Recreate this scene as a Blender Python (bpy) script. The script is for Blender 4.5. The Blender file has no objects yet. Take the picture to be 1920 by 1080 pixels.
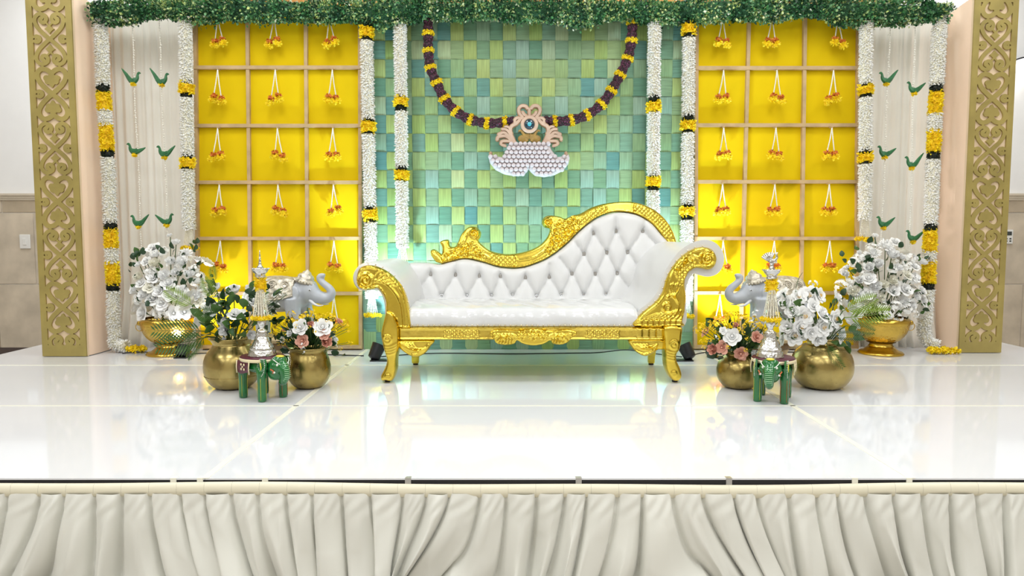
import bpy, math, random
import numpy as np
from mathutils import Vector, Matrix, Euler
from mathutils.geometry import delaunay_2d_cdt

random.seed(7); RNG = np.random.default_rng(7)
PI = math.pi
SC = bpy.context.scene
COL = SC.collection

# ------------------------------------------------------------------ camera
FPX = 1340.0; TH = math.atan(100 / FPX); CH = 0.90      # focal length in px of a 1920 px wide frame, pitch, eye above the stage deck
cam_d = bpy.data.cameras.new('camera'); cam = bpy.data.objects.new('camera', cam_d); COL.objects.link(cam)
cam_d.sensor_width = 36.0; cam_d.lens = 36.0 * FPX / 1920.0; cam_d.clip_start = 0.05
cam.location = (0, 0, CH); cam.rotation_euler = (PI / 2 - TH, 0, 0)
SC.camera = cam

# ------------------------------------------------------------------ world, lights, exposure
wd = bpy.data.worlds.new('world'); SC.world = wd; wd.use_nodes = True
wd.node_tree.nodes['Background'].inputs[0].default_value = (1.0, 0.97, 0.93, 1)
wd.node_tree.nodes['Background'].inputs[1].default_value = 0.0
vs = SC.view_settings
vs.view_transform = 'Standard'; vs.look = 'None'; vs.gamma = 1.0; vs.exposure = 0.35; vs.use_curve_mapping = False
SC.cycles.max_bounces = 6; SC.cycles.diffuse_bounces = 4; SC.cycles.glossy_bounces = 3
SC.cycles.transmission_bounces = 4; SC.cycles.sample_clamp_indirect = 6.0

def area_light(name, loc, size, power, rot=(0, 0, 0), col=(1, 1, 1), sy=None):
    d = bpy.data.lights.new(name, 'AREA'); d.energy = power; d.color = col
    d.shape = 'RECTANGLE'; d.size = size; d.size_y = sy or size
    o = bpy.data.objects.new(name, d); COL.objects.link(o); o.location = loc; o.rotation_euler = rot
    return o
def spot_light(name, loc, aim, power, col, angle=70, blend=0.5, rad=0.04):
    d = bpy.data.lights.new(name, 'SPOT'); d.energy = power; d.color = col
    d.spot_size = math.radians(angle); d.spot_blend = blend; d.shadow_soft_size = rad
    o = bpy.data.objects.new(name, d); COL.objects.link(o); o.location = loc
    o.rotation_euler = (Vector(aim) - Vector(loc)).to_track_quat('-Z', 'Y').to_euler()
    return o
CEIL = 3.85; FLOOR = -0.42
# the hall's ceiling lamps: one even grid of equal panels in the ceiling, all above the top of the picture
for y in (6.4, 3.8, 1.2, -1.4, -4.0):
    for x in (-4.2, -1.4, 1.4, 4.2):
        area_light('ceiling_panel_lamp_offscreen', (x, y, CEIL - 0.02), 1.2, 31, col=(0.96, 0.985, 1.0))
# the LED uplights that stand on the deck in the photograph (their housings are built further down)
UPL = [  # loc, aim, watts, colour, cone
    ((-0.95, 5.10, 0.12), (-0.50, 5.57, 1.25), 95, (0.58, 0.84, 1.0), 112),
    ((1.23, 5.10, 0.12), (0.70, 5.57, 1.25), 95, (0.58, 0.84, 1.0), 112),
    ((-2.42, 5.22, 0.10), (-2.40, 5.57, 0.95), 24, (0.96, 0.92, 1.0), 116),
    ((1.50, 5.22, 0.12), (1.95, 5.57, 1.20), 34, (1.0, 0.94, 0.98), 104),
]
for l, a, w, c, s in UPL: spot_light('uplight_beam', l, a, w, c, s)

# ------------------------------------------------------------------ pixel -> place helpers (depth Y always given)
CT, ST = math.cos(TH), math.sin(TH)
def ray(px, py):
    dx, dv = px - 960.0, py - 540.0
    return dx, FPX * CT - dv * ST, -FPX * ST - dv * CT
def W(px, py, Y):
    a, b, c = ray(px, py); return (a * Y / b, CH + c * Y / b)
def W3(px, py, Y):
    x, z = W(px, py, Y); return (x, Y, z)
def FL(px, py):
    a, b, c = ray(px, py); t = -CH / c; return (a * t, b * t)
def WL(px, py, yf):                                     # on a leaning surface y = yf(z)
    Y = yf(0.8)
    for _ in range(6):
        x, z = W(px, py, Y); Y = yf(z)
    return x, z

# ------------------------------------------------------------------ materials
MATS = {}
def mat(name, col, rough=0.5, metal=0.0, var=0.0, vs_=6.0, bump=0.0, bs=40.0, coat=0.0, sheen=0.0, ramp=None, attr='rnd',
        stretch=None, spec=0.5, emit=None, ior=1.5, bdet=3.0, sss=0.0, rvar=0.0, dark=0.7, vor=False, objrnd=False, trans=0.0, thin=0.0):
    if name in MATS: return MATS[name]
    m = bpy.data.materials.new(name); m.use_nodes = True; MATS[name] = m
    nt = m.node_tree; N = nt.nodes; L = nt.links; b = N['Principled BSDF']
    def I(n, v): b.inputs[n].default_value = v
    I('Base Color', (*col, 1)); I('Roughness', rough); I('Metallic', metal); I('IOR', ior); I('Specular IOR Level', spec)
    if coat: I('Coat Weight', coat); I('Coat Roughness', 0.06)
    if sheen: I('Sheen Weight', sheen)
    if trans: I('Transmission Weight', trans)
    if sss: I('Subsurface Weight', sss); I('Subsurface Radius', (0.02, 0.015, 0.01))
    if emit: I('Emission Color', (*emit[0], 1)); I('Emission Strength', emit[1])
    tc = N.new('ShaderNodeTexCoord'); mp = N.new('ShaderNodeMapping'); L.new(tc.outputs['Object'], mp.inputs[0])
    if stretch: mp.inputs['Scale'].default_value = stretch
    src = None
    if ramp:
        if objrnd:
            oi = N.new('ShaderNodeObjectInfo'); at = N.new('ShaderNodeAttribute'); at.attribute_name = attr
            ad = N.new('ShaderNodeMath'); ad.operation = 'ADD'; L.new(oi.outputs['Random'], ad.inputs[0]); L.new(at.outputs['Fac'], ad.inputs[1])
            fr = N.new('ShaderNodeMath'); fr.operation = 'FRACT'; L.new(ad.outputs[0], fr.inputs[0]); fac = fr.outputs[0]
        else:
            at = N.new('ShaderNodeAttribute'); at.attribute_name = attr; fac = at.outputs['Fac']
        cr = N.new('ShaderNodeValToRGB'); L.new(fac, cr.inputs[0]); e = cr.color_ramp.elements
        for i, (p, c) in enumerate(ramp):
            el = e[i] if i < 2 else e.new(p)
            el.position = p; el.color = (*c, 1)
        src = cr.outputs[0]
    if var or rvar:
        nz = N.new('ShaderNodeTexNoise'); nz.inputs['Scale'].default_value = vs_; nz.inputs['Detail'].default_value = 4
        L.new(mp.outputs[0], nz.inputs['Vector'])
        if var:
            mr = N.new('ShaderNodeMapRange'); mr.inputs[1].default_value = 0.3; mr.inputs[2].default_value = 0.7
            mr.inputs[3].default_value = 1.0 - var; mr.inputs[4].default_value = 1.0 + var * 0.3
            L.new(nz.outputs[0], mr.inputs[0])
            mx = N.new('ShaderNodeMix'); mx.data_type = 'RGBA'; mx.blend_type = 'MULTIPLY'; mx.inputs[0].default_value = 1
            if src: L.new(src, mx.inputs[6])
            else: mx.inputs[6].default_value = (*col, 1)
            L.new(mr.outputs[0], mx.inputs[7]); src = mx.outputs[2]
        if rvar:
            m2 = N.new('ShaderNodeMapRange'); m2.inputs[1].default_value = 0.3; m2.inputs[2].default_value = 0.7
            m2.inputs[3].default_value = rough * (1 - rvar); m2.inputs[4].default_value = rough * (1 + rvar)
            L.new(nz.outputs[0], m2.inputs[0]); L.new(m2.outputs[0], b.inputs['Roughness'])
    if src: L.new(src, b.inputs['Base Color'])
    if thin:                                                # thin petals and cloth let some light through
        tl = N.new('ShaderNodeBsdfTranslucent'); tl.inputs[0].default_value = (*col, 1); mxs = N.new('ShaderNodeMixShader'); mxs.inputs[0].default_value = thin
        if src: L.new(src, tl.inputs[0])
        L.new(b.outputs[0], mxs.inputs[1]); L.new(tl.outputs[0], mxs.inputs[2]); L.new(mxs.outputs[0], N['Material Output'].inputs[0])
    if bump:
        if vor:
            bz = N.new('ShaderNodeTexVoronoi'); bz.inputs['Scale'].default_value = bs
        else:
            bz = N.new('ShaderNodeTexNoise'); bz.inputs['Scale'].default_value = bs; bz.inputs['Detail'].default_value = bdet
        L.new(mp.outputs[0], bz.inputs['Vector'])
        bp = N.new('ShaderNodeBump'); bp.inputs['Strength'].default_value = bump; bp.inputs['Distance'].default_value = 0.01
        L.new(bz.outputs[0], bp.inputs['Height']); L.new(bp.outputs[0], b.inputs['Normal'])
    return m

def mats():
    mat('deck', (0.74, 0.75, 0.78), 0.06, bump=0.02, bs=1.4, ior=1.52, var=0.03, vs_=1.2)
    mat('tape', (0.88, 0.86, 0.74), 0.3)
    mat('black', (0.012, 0.012, 0.014), 0.45)
    mat('black_metal', (0.02, 0.02, 0.022), 0.35, 0.3, bump=0.1, bs=120)
    mat('steel', (0.6, 0.6, 0.6), 0.35, 0.9)
    mat('skirt', (0.76, 0.755, 0.69), 0.5, sheen=0.25, bump=0.18, bs=12, stretch=(1, 1, 0.45), var=0.05, vs_=3)
    mat('skirt_band', (0.82, 0.77, 0.60), 0.5, bump=0.1, bs=20)
    mat('goldfoil', (0.82, 0.61, 0.085), 0.20, 1.0, bump=0.05, bs=30, var=0.06, vs_=9, rvar=0.2)
    mat('goldflat', (0.78, 0.58, 0.10), 0.24, 1.0, bump=0.08, bs=60, var=0.15, vs_=20, rvar=0.3)
    mat('leather', (0.70, 0.70, 0.695), 0.36, bump=0.06, bs=160, var=0.02)
    mat('plastic', (0.71, 0.715, 0.72), 0.3, coat=0.8, bump=0.22, bs=13, bdet=5, stretch=(1, 2.2, 2))
    mat('crystal', (0.62, 0.63, 0.65), 0.12, 0.9)
    mat('nail', (0.75, 0.70, 0.58), 0.25, 1.0)
    mat('pillargold', (0.44, 0.35, 0.11), 0.40, 0.40, var=0.22, vs_=5, bump=0.05, bs=80)
    mat('peach', (0.97, 0.73, 0.54), 0.55, sheen=0.3, bump=0.3, bs=5, stretch=(1, 1, 0.5), var=0.05)
    mat('tan_back', (0.80, 0.62, 0.42), 0.7, var=0.05)
    mat('ivory', (0.90, 0.87, 0.79), 0.7, sheen=0.2, bump=0.06, bs=30, stretch=(4, 4, 0.3), var=0.04)
    mat('yellowcloth', (0.78, 0.555, 0.003), 0.8, spec=0.15, bump=0.08, bs=9, var=0.05, vs_=2)
    mat('lattice', (0.56, 0.39, 0.20), 0.45, var=0.25, vs_=9, stretch=(1, 1, 1), bump=0.1, bs=60)
    mat('weavebase', (0.18, 0.36, 0.20), 0.8, var=0.2)
    mat('weave_v', (0.4, 0.6, 0.25), 0.62, var=0.30, vs_=4, stretch=(26, 1, 1.2), bump=0.06, bs=6, objrnd=True,
        ramp=[(0.0, (0.30, 0.45, 0.13)), (0.3, (0.42, 0.53, 0.18)), (0.55, (0.26, 0.42, 0.20)), (0.78, (0.27, 0.44, 0.36)), (1.0, (0.47, 0.57, 0.27))])
    mat('weave_h', (0.3, 0.5, 0.35), 0.62, var=0.34, vs_=4, stretch=(1.2, 1, 26), bump=0.06, bs=6, objrnd=True,
        ramp=[(0.0, (0.13, 0.31, 0.21)), (0.3, (0.22, 0.38, 0.21)), (0.55, (0.11, 0.30, 0.28)), (0.8, (0.32, 0.45, 0.20)), (1.0, (0.17, 0.34, 0.27))])
    mat('jasmine', (0.9, 0.88, 0.78), rough=0.6, ramp=[(0.0, (0.86, 0.82, 0.66)), (0.4, (0.93, 0.92, 0.86)), (1.0, (0.95, 0.945, 0.92))])
    mat('jasmine_core', (0.88, 0.84, 0.68), 0.8, var=0.3, vs_=40)
    mat('marigold', (0.95, 0.66, 0.01), rough=0.6, ramp=[(0.0, (0.93, 0.62, 0.004)), (0.5, (0.96, 0.74, 0.008)), (1.0, (0.97, 0.82, 0.03))])
    mat('darkleaf', (0.008, 0.018, 0.008), 0.6, ramp=[(0.0, (0.004, 0.008, 0.004)), (1.0, (0.02, 0.04, 0.015))])
    mat('purple', (0.06, 0.012, 0.03), 0.55, ramp=[(0.0, (0.022, 0.006, 0.010)), (0.6, (0.065, 0.014, 0.030)), (1.0, (0.16, 0.035, 0.09))])
    mat('boxleaf', (0.05, 0.16, 0.04), rough=0.45, ramp=[(0.0, (0.012, 0.04, 0.022)), (0.32, (0.03, 0.11, 0.05)), (0.52, (0.07, 0.27, 0.08)),
        (0.68, (0.20, 0.40, 0.20)), (0.84, (0.58, 0.68, 0.20)), (1.0, (0.85, 0.88, 0.70))])
    mat('leafcore', (0.03, 0.11, 0.045), 0.8, var=0.3, vs_=40)
    mat('twine', (0.84, 0.82, 0.74), 0.7, bump=0.2, bs=90)
    mat('orange_flower', (0.75, 0.22, 0.03), rough=0.55, ramp=[(0.0, (0.50, 0.10, 0.015)), (0.5, (0.80, 0.25, 0.03)), (1.0, (0.90, 0.40, 0.10))])
    mat('birdgreen', (0.03, 0.17, 0.06), 0.4, var=0.35, vs_=30)
    mat('carvedwood', (0.52, 0.33, 0.20), 0.5, var=0.35, vs_=16, bump=0.2, bs=40)
    mat('palewood', (0.62, 0.44, 0.33), 0.45, var=0.2, vs_=14, bump=0.1, bs=40)
    mat('ochrewood', (0.40, 0.25, 0.06), 0.5, var=0.35, vs_=25)
    mat('beadwhite', (0.64, 0.58, 0.60), 0.55, var=0.12, vs_=60, bump=0.3, bs=70)
    mat('jewel', (0.002, 0.03, 0.05), 0.08, coat=1.0); mat('jewel_core', (0.06, 0.45, 0.55), 0.08, coat=1.0)
    mat('wallwhite', (0.90, 0.90, 0.90), 0.7, var=0.02, bump=0.03, bs=60)
    mat('wallwarm', (0.72, 0.66, 0.56), 0.7, var=0.05)
    mat('ceil', (0.78, 0.77, 0.74), 0.8, bump=0.1, bs=40)
    mat('roomfloor', (0.40, 0.36, 0.31), 0.35, var=0.12)
    mat('travertine', (0.60, 0.50, 0.37), 0.35, var=0.28, vs_=3.5, bump=0.04, bs=20, objrnd=True,
        ramp=[(0.0, (0.50, 0.40, 0.28)), (0.25, (0.66, 0.56, 0.43)), (0.6, (0.70, 0.61, 0.49)), (0.9, (0.58, 0.48, 0.35)), (1.0, (0.40, 0.29, 0.18))])
    mat('trimstone', (0.72, 0.64, 0.52), 0.4, var=0.12)
    mat('baseboard', (0.09, 0.065, 0.06), 0.4)
    mat('amber', (0.62, 0.27, 0.05), 0.55, sheen=0.2, var=0.2, vs_=3, stretch=(6, 6, 0.4))
    mat('switchwhite', (0.85, 0.85, 0.83), 0.35); mat('lcd', (0.05, 0.06, 0.06), 0.15)
    mat('sconce', (0.9, 0.9, 0.88), 0.5, emit=((1.0, 0.98, 0.93), 2.2))
    mat('lens', (0.8, 0.8, 0.85), 0.2, emit=((0.85, 0.93, 1.0), 3.0))
    mat('brass', (0.46, 0.355, 0.13), 0.27, 1.0, var=0.30, vs_=7, rvar=0.35, bump=0.06, bs=18)
    mat('brass_old', (0.44, 0.335, 0.115), 0.30, 1.0, var=0.42, vs_=9, rvar=0.4, bump=0.1, bs=22)
    mat('urngold', (0.66, 0.45, 0.09), 0.25, 1.0, var=0.20, vs_=10, bump=0.35, bs=55, vor=True)
    mat('urnrib', (0.62, 0.41, 0.07), 0.25, 1.0, var=0.2)
    mat('silver', (0.68, 0.67, 0.64), 0.24, 1.0, var=0.25, vs_=40, bump=0.28, bs=70, vor=True)
    mat('silverplain', (0.74, 0.73, 0.71), 0.2, 1.0)
    mat('rosewhite', (0.94, 0.94, 0.925), thin=0.08, rough=0.6, var=0.04, vs_=40); mat('rosecream', (0.90, 0.88, 0.76), thin=0.08, rough=0.6, var=0.06, vs_=40)
    mat('rosepink', (0.84, 0.44, 0.33), thin=0.08, rough=0.6, var=0.15, vs_=30); mat('stamen', (0.85, 0.52, 0.05), 0.6)
    mat('yellowbloom', (0.95, 0.66, 0.01), thin=0.08, rough=0.55, var=0.12, vs_=60); mat('whitebloom', (0.94, 0.94, 0.91), thin=0.08, rough=0.6)
    mat('leafdark', (0.02, 0.065, 0.022), rough=0.4, var=0.4, vs_=20); mat('leafmid', (0.075, 0.17, 0.035), thin=0.3, rough=0.42, var=0.4, vs_=20)
    mat('leaflime', (0.26, 0.40, 0.05), thin=0.3, rough=0.5, var=0.3, vs_=20); mat('stem', (0.06, 0.12, 0.03), 0.6)
    mat('elgrey', (0.52, 0.55, 0.60), 0.5, var=0.12, vs_=12, bump=0.12, bs=30)
    mat('elcloth', (0.70, 0.64, 0.52), 0.4, 0.45, var=0.45, vs_=38, bump=0.9, bs=32, vor=True)
    mat('eyedark', (0.02, 0.02, 0.02), 0.2); mat('tuskwhite', (0.72, 0.74, 0.78), 0.4)
    mat('stoolgreen', (0.008, 0.16, 0.03), 0.16, var=0.3, vs_=14, coat=0.6)
    mat('maroon', (0.10, 0.012, 0.03), 0.35, var=0.2, vs_=20); mat('cream', (0.78, 0.68, 0.42), 0.45); mat('paintwhite', (0.80, 0.84, 0.74), 0.4)
    mat('paintyellow', (0.72, 0.62, 0.06), 0.4); mat('paintorange', (0.55, 0.14, 0.04), 0.4); mat('paintpale', (0.35, 0.62, 0.35), 0.4)
    mat('standwood', (0.66, 0.52, 0.30), 0.5, var=0.25, vs_=12); mat('standbrown', (0.34, 0.20, 0.08), 0.45, var=0.3, vs_=10)
mats()

# ------------------------------------------------------------------ mesh helpers
def chain_loc(p):
    v = Vector((0, 0, 0))
    while p is not None: v += Vector(p.location); p = p.parent
    return v
def tag(o, label=None, cat=None, group=None, kind=None):
    if label: o['label'] = label
    if cat: o['category'] = cat
    if group: o['group'] = group
    if kind: o['kind'] = kind
    return o
def thing(name, label, cat, loc=(0, 0, 0), rz=0.0, group=None):
    o = bpy.data.objects.new(name, None); COL.objects.link(o); o.location = loc; o.rotation_euler = (0, 0, rz)
    o.empty_display_size = 0.1
    return tag(o, label, cat, group)
def raw_mesh(V, F, name, smooth=True, rnd=None):
    me = bpy.data.meshes.new(name)
    V = np.asarray(V, dtype=float).reshape(-1, 3)
    if isinstance(F, np.ndarray): F = F.tolist()
    me.from_pydata(V.tolist(), [], F)
    if smooth: me.polygons.foreach_set('use_smooth', np.ones(len(me.polygons), dtype=bool))
    if rnd is not None:
        a = me.attributes.new('rnd', 'FLOAT', 'POINT'); a.data.foreach_set('value', np.asarray(rnd, dtype=np.float32))
    me.update(); return me
def link(name, me, m, parent=None, loc=(0, 0, 0), rot=(0, 0, 0), scale=(1, 1, 1)):
    o = bpy.data.objects.new(name, me); COL.objects.link(o); o.parent = parent
    o.location = loc; o.rotation_euler = rot; o.scale = scale
    if m is not None and len(me.materials) == 0: me.materials.append(MATS[m])
    return o
def put(name, V, F, m, parent=None, smooth=True, rnd=None, local=False):
    V = np.asarray(V, dtype=float).reshape(-1, 3)
    if local: return link(name, raw_mesh(V, F, name, smooth, rnd), m, parent)
    if parent is None:
        c = np.array([(V[:, 0].min() + V[:, 0].max()) / 2, (V[:, 1].min() + V[:, 1].max()) / 2, V[:, 2].min()])
        return link(name, raw_mesh(V - c, F, name, smooth, rnd), m, None, loc=tuple(c))
    return link(name, raw_mesh(V - np.array(chain_loc(parent)), F, name, smooth, rnd), m, parent)
def auto_smooth(o, ang=40):
    me = o.data; me.polygons.foreach_set('use_smooth', np.ones(len(me.polygons), dtype=bool))
    me.set_sharp_from_angle(angle=math.radians(ang)); return o
def bevel(o, w, seg=2):
    b = o.modifiers.new('bevel', 'BEVEL'); b.width = w; b.segments = seg; b.limit_method = 'ANGLE'; b.angle_limit = math.radians(35); return o

class MB:
    def __init__(s): s.V = []; s.F = []; s.n = 0
    def add(s, V, F):
        V = np.asarray(V, dtype=float).reshape(-1, 3); s.V.append(V)
        s.F += [tuple(i + s.n for i in f) for f in F]; s.n += len(V); return s
    def box(s, x0, x1, y0, y1, z0, z1):
        V = [(x, y, z) for x in (x0, x1) for y in (y0, y1) for z in (z0, z1)]
        return s.add(V, [(0, 1, 3, 2), (4, 6, 7, 5), (0, 4, 5, 1), (2, 3, 7, 6), (0, 2, 6, 4), (1, 5, 7, 3)])
    def obox(s, c, size, rot=(0, 0, 0)):
        R = np.array(Euler(rot).to_matrix()); h = np.array(size) / 2
        V = np.array([(x, y, z) for x in (-1, 1) for y in (-1, 1) for z in (-1, 1)]) * h @ R.T + np.array(c)
        return s.add(V, [(0, 1, 3, 2), (4, 6, 7, 5), (0, 4, 5, 1), (2, 3, 7, 6), (0, 2, 6, 4), (1, 5, 7, 3)])
    def tube(s, pts, r, n=8, flat=1.0, ref=None, closed=False):
        P = np.asarray(pts, dtype=float); m = len(P)
        r = np.full(m, r, dtype=float) if np.isscalar(r) else np.asarray(r, dtype=float)
        T = np.gradient(P, axis=0) if not closed else (np.roll(P, -1, 0) - np.roll(P, 1, 0))
        T /= np.linalg.norm(T, axis=1)[:, None] + 1e-12
        u = np.array(ref if ref is not None else ((0, 0, 1) if abs(T[0][2]) < 0.8 else (1, 0, 0)), dtype=float)
        a = np.linspace(0, 2 * PI, n, endpoint=False); V = []
        for i in range(m):
            u = u - T[i] * (u @ T[i]); u /= np.linalg.norm(u) + 1e-12; v = np.cross(T[i], u)
            V.append(P[i] + r[i] * (np.cos(a)[:, None] * u + flat * np.sin(a)[:, None] * v))
        V = np.concatenate(V); F = []
        for i in range(m if closed else m - 1):
            j = (i + 1) % m
            for k in range(n):
                k2 = (k + 1) % n; F.append((i * n + k, i * n + k2, j * n + k2, j * n + k))
        if not closed: F += [tuple(range(n - 1, -1, -1)), tuple(range((m - 1) * n, m * n))]
        return s.add(V, F)
    def lathe(s, prof, n=32, c=(0, 0, 0), cap=True):
        m = len(prof); a = np.linspace(0, 2 * PI, n, endpoint=False)
        V = np.concatenate([np.stack([np.cos(a) * r, np.sin(a) * r, np.full(n, z)], 1) for r, z in prof]) + np.array(c); F = []
        for i in range(m - 1):
            for k in range(n):
                k2 = (k + 1) % n; F.append((i * n + k, i * n + k2, (i + 1) * n + k2, (i + 1) * n + k))
        if cap: F += [tuple(range(n - 1, -1, -1)), tuple(range((m - 1) * n, m * n))]
        return s.add(V, F)
    def ball(s, c, r, seg=12, ring=8, rot=None):
        r = np.full(3, r, dtype=float) if np.isscalar(r) else np.array(r, dtype=float)
        V = [(0, 0, -1)]
        for i in range(1, ring):
            t = -PI / 2 + PI * i / ring
            V += [(math.cos(t) * math.cos(2 * PI * k / seg), math.cos(t) * math.sin(2 * PI * k / seg), math.sin(t)) for k in range(seg)]
        V.append((0, 0, 1)); V = np.array(V) * r
        if rot is not None: V = V @ np.array(Euler(rot).to_matrix()).T
        F = [(0, 1 + (k + 1) % seg, 1 + k) for k in range(seg)]
        for i in range(ring - 2):
            o = 1 + i * seg
            F += [(o + k, o + (k + 1) % seg, o + seg + (k + 1) % seg, o + seg + k) for k in range(seg)]
        o = 1 + (ring - 2) * seg; t = len(V) - 1
        F += [(o + k, o + (k + 1) % seg, t) for k in range(seg)]
        return s.add(V + np.array(c), F)
    def xf(s, M):
        A = np.array(M.to_3x3()); t = np.array(M.translation); s.V = [v @ A.T + t for v in s.V]; return s
    def build(s, name, m, parent=None, smooth=True, local=False, rnd=None, auto=None):
        o = put(name, np.concatenate(s.V), s.F, m, parent, smooth, rnd, local)
        if auto: auto_smooth(o, auto)
        return o
    def mesh(s, name, smooth=True): return raw_mesh(np.concatenate(s.V), s.F, name, smooth)

def cat_rom(pts, per=8, closed=True):
    P = np.asarray(pts, dtype=float); n = len(P); out = []
    rng = range(n) if closed else range(n - 1)
    for i in rng:
        g = (lambda k: P[k % n]) if closed else (lambda k: P[min(max(k, 0), n - 1)])
        p0, p1, p2, p3 = g(i - 1), g(i), g(i + 1), g(i + 2)
        for t in np.arange(per) / per:
            out.append(0.5 * (2 * p1 + (p2 - p0) * t + (2 * p0 - 5 * p1 + 4 * p2 - p3) * t * t + (3 * p1 - p0 - 3 * p2 + p3) * t ** 3))
    if not closed: out.append(P[-1])
    return np.array(out)
def resample(P, step, closed=True):
    P = np.asarray(P, dtype=float)
    Q = np.vstack([P, P[:1]]) if closed else P
    d = np.r_[0, np.cumsum(np.linalg.norm(np.diff(Q, axis=0), axis=1))]
    n = max(3 if closed else 2, int(round(d[-1] / step)) + (0 if closed else 1))
    t = np.linspace(0, d[-1], n, endpoint=not closed)
    return np.stack([np.interp(t, d, Q[:, k]) for k in range(Q.shape[1])], 1)
def seg_dist(P, A, B):
    """distance of points P (n,2) to segments A-B (m,2)"""
    best = np.full(len(P), 1e9)
    for a, b in zip(A, B):
        ab = b - a; t = np.clip(((P - a) @ ab) / (ab @ ab + 1e-15), 0, 1)
        best = np.minimum(best, np.hypot(P[:, 0] - a[0] - t * ab[0], P[:, 1] - a[1] - t * ab[1]))
    return best
def line_dist(P, pts, closed=False):
    Q = np.asarray(pts, dtype=float)
    return seg_dist(P, Q if closed else Q[:-1], np.roll(Q, -1, 0) if closed else Q[1:])
def inside(P, poly):
    x, y = P[:, 0], P[:, 1]; r = np.zeros(len(P), bool); j = len(poly) - 1
    for i in range(len(poly)):
        xi, yi = poly[i]; xj, yj = poly[j]
        if yi != yj:
            r ^= ((yi > y) != (yj > y)) & (x < (xj - xi) * (y - yi) / (yj - yi) + xi)
        j = i
    return r
def relief(outline, yf, thick, hfun, res, back=True):
    """a carved or padded slab: outline in (x,z), front y = yf(P) - h, flat back at yf + thick"""
    O = resample(outline, res)
    lo, hi = O.min(0), O.max(0)
    gx, gz = np.meshgrid(np.arange(lo[0], hi[0], res), np.arange(lo[1], hi[1], res)); gx[1::2] += res / 2
    G = np.stack([gx.ravel(), gz.ravel()], 1); G = G[inside(G, O)]; G = G[line_dist(G, O, True) > res * 0.55]
    P = np.vstack([O, G]); n = len(O)
    r = delaunay_2d_cdt([Vector(p) for p in P], [(i, (i + 1) % n) for i in range(n)], [list(range(n))], 1, 1e-7)
    Q = np.array([(v.x, v.y) for v in r[0]]); Fs = [tuple(f) for f in r[2]]
    d = line_dist(Q, O, True); h = hfun(Q, d); Y = yf(Q)
    V = np.stack([Q[:, 0], Y - h, Q[:, 1]], 1); m = len(V)
    Fo = []
    for f in Fs:
        a, b, c = Q[f[0]], Q[f[1]], Q[f[2]]
        cr = (b[0] - a[0]) * (c[1] - a[1]) - (b[1] - a[1]) * (c[0] - a[0])
        Fo.append(f if cr > 0 else f[::-1])
    cnt = {}
    for f in Fo:
        for i in range(len(f)): cnt[(f[i], f[(i + 1) % len(f)])] = 1
    be = [e for e in cnt if (e[1], e[0]) not in cnt]
    ids = sorted({i for e in be for i in e}); mp = {v: m + k for k, v in enumerate(ids)}
    VB = np.stack([Q[ids, 0], Y[ids] + thick, Q[ids, 1]], 1)
    V = np.vstack([V, VB]); Fo += [(b, a, mp[a], mp[b]) for a, b in be]
    if back:
        nxt = {a: b for a, b in be}; s0 = be[0][0]; loop = [s0]; c = nxt[s0]
        while c != s0 and len(loop) < len(be): loop.append(c); c = nxt[c]
        Fo.append(tuple(mp[i] for i in loop[::-1]))
    return V, Fo
def round_edge(d, R):
    t = np.clip(d / R, 0, 1); return R * np.sqrt(np.clip(1 - (1 - t) ** 2, 0, 1))
def plate(field, x0, z0, res, y0, y1):
    """solid plate where field < 0 (marching squares); field[iz, ix]"""
    nz, nx = field.shape; ins = field < 0; idx = {}; V = []; Fs = []
    def vid(k, p):
        if k not in idx: idx[k] = len(V); V.append(p)
        return idx[k]
    any_in = ins[:-1, :-1] | ins[1:, :-1] | ins[:-1, 1:] | ins[1:, 1:]
    for iz, ix in np.argwhere(any_in):
        cs = ((ix, iz), (ix + 1, iz), (ix + 1, iz + 1), (ix, iz + 1)); poly = []
        for k in range(4):
            a, b = cs[k], cs[(k + 1) % 4]; fa, fb = field[a[1], a[0]], field[b[1], b[0]]
            if fa < 0: poly.append(vid((a[0], a[1]), (x0 + a[0] * res, z0 + a[1] * res)))
            if (fa < 0) != (fb < 0):
                t = fa / (fa - fb); key = (min(a, b), max(a, b))
                poly.append(vid(key, (x0 + (a[0] + (b[0] - a[0]) * t) * res, z0 + (a[1] + (b[1] - a[1]) * t) * res)))
        if len(poly) > 2: Fs.append(tuple(poly))
    V = np.array(V); n = len(V)
    cnt = {(f[i], f[(i + 1) % len(f)]) for f in Fs for i in range(len(f))}
    be = [e for e in cnt if (e[1], e[0]) not in cnt]
    VV = np.vstack([np.stack([V[:, 0], np.full(n, y0), V[:, 1]], 1), np.stack([V[:, 0], np.full(n, y1), V[:, 1]], 1)])
    return VV, Fs + [(b, a, a + n, b + n) for a, b in be]

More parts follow.
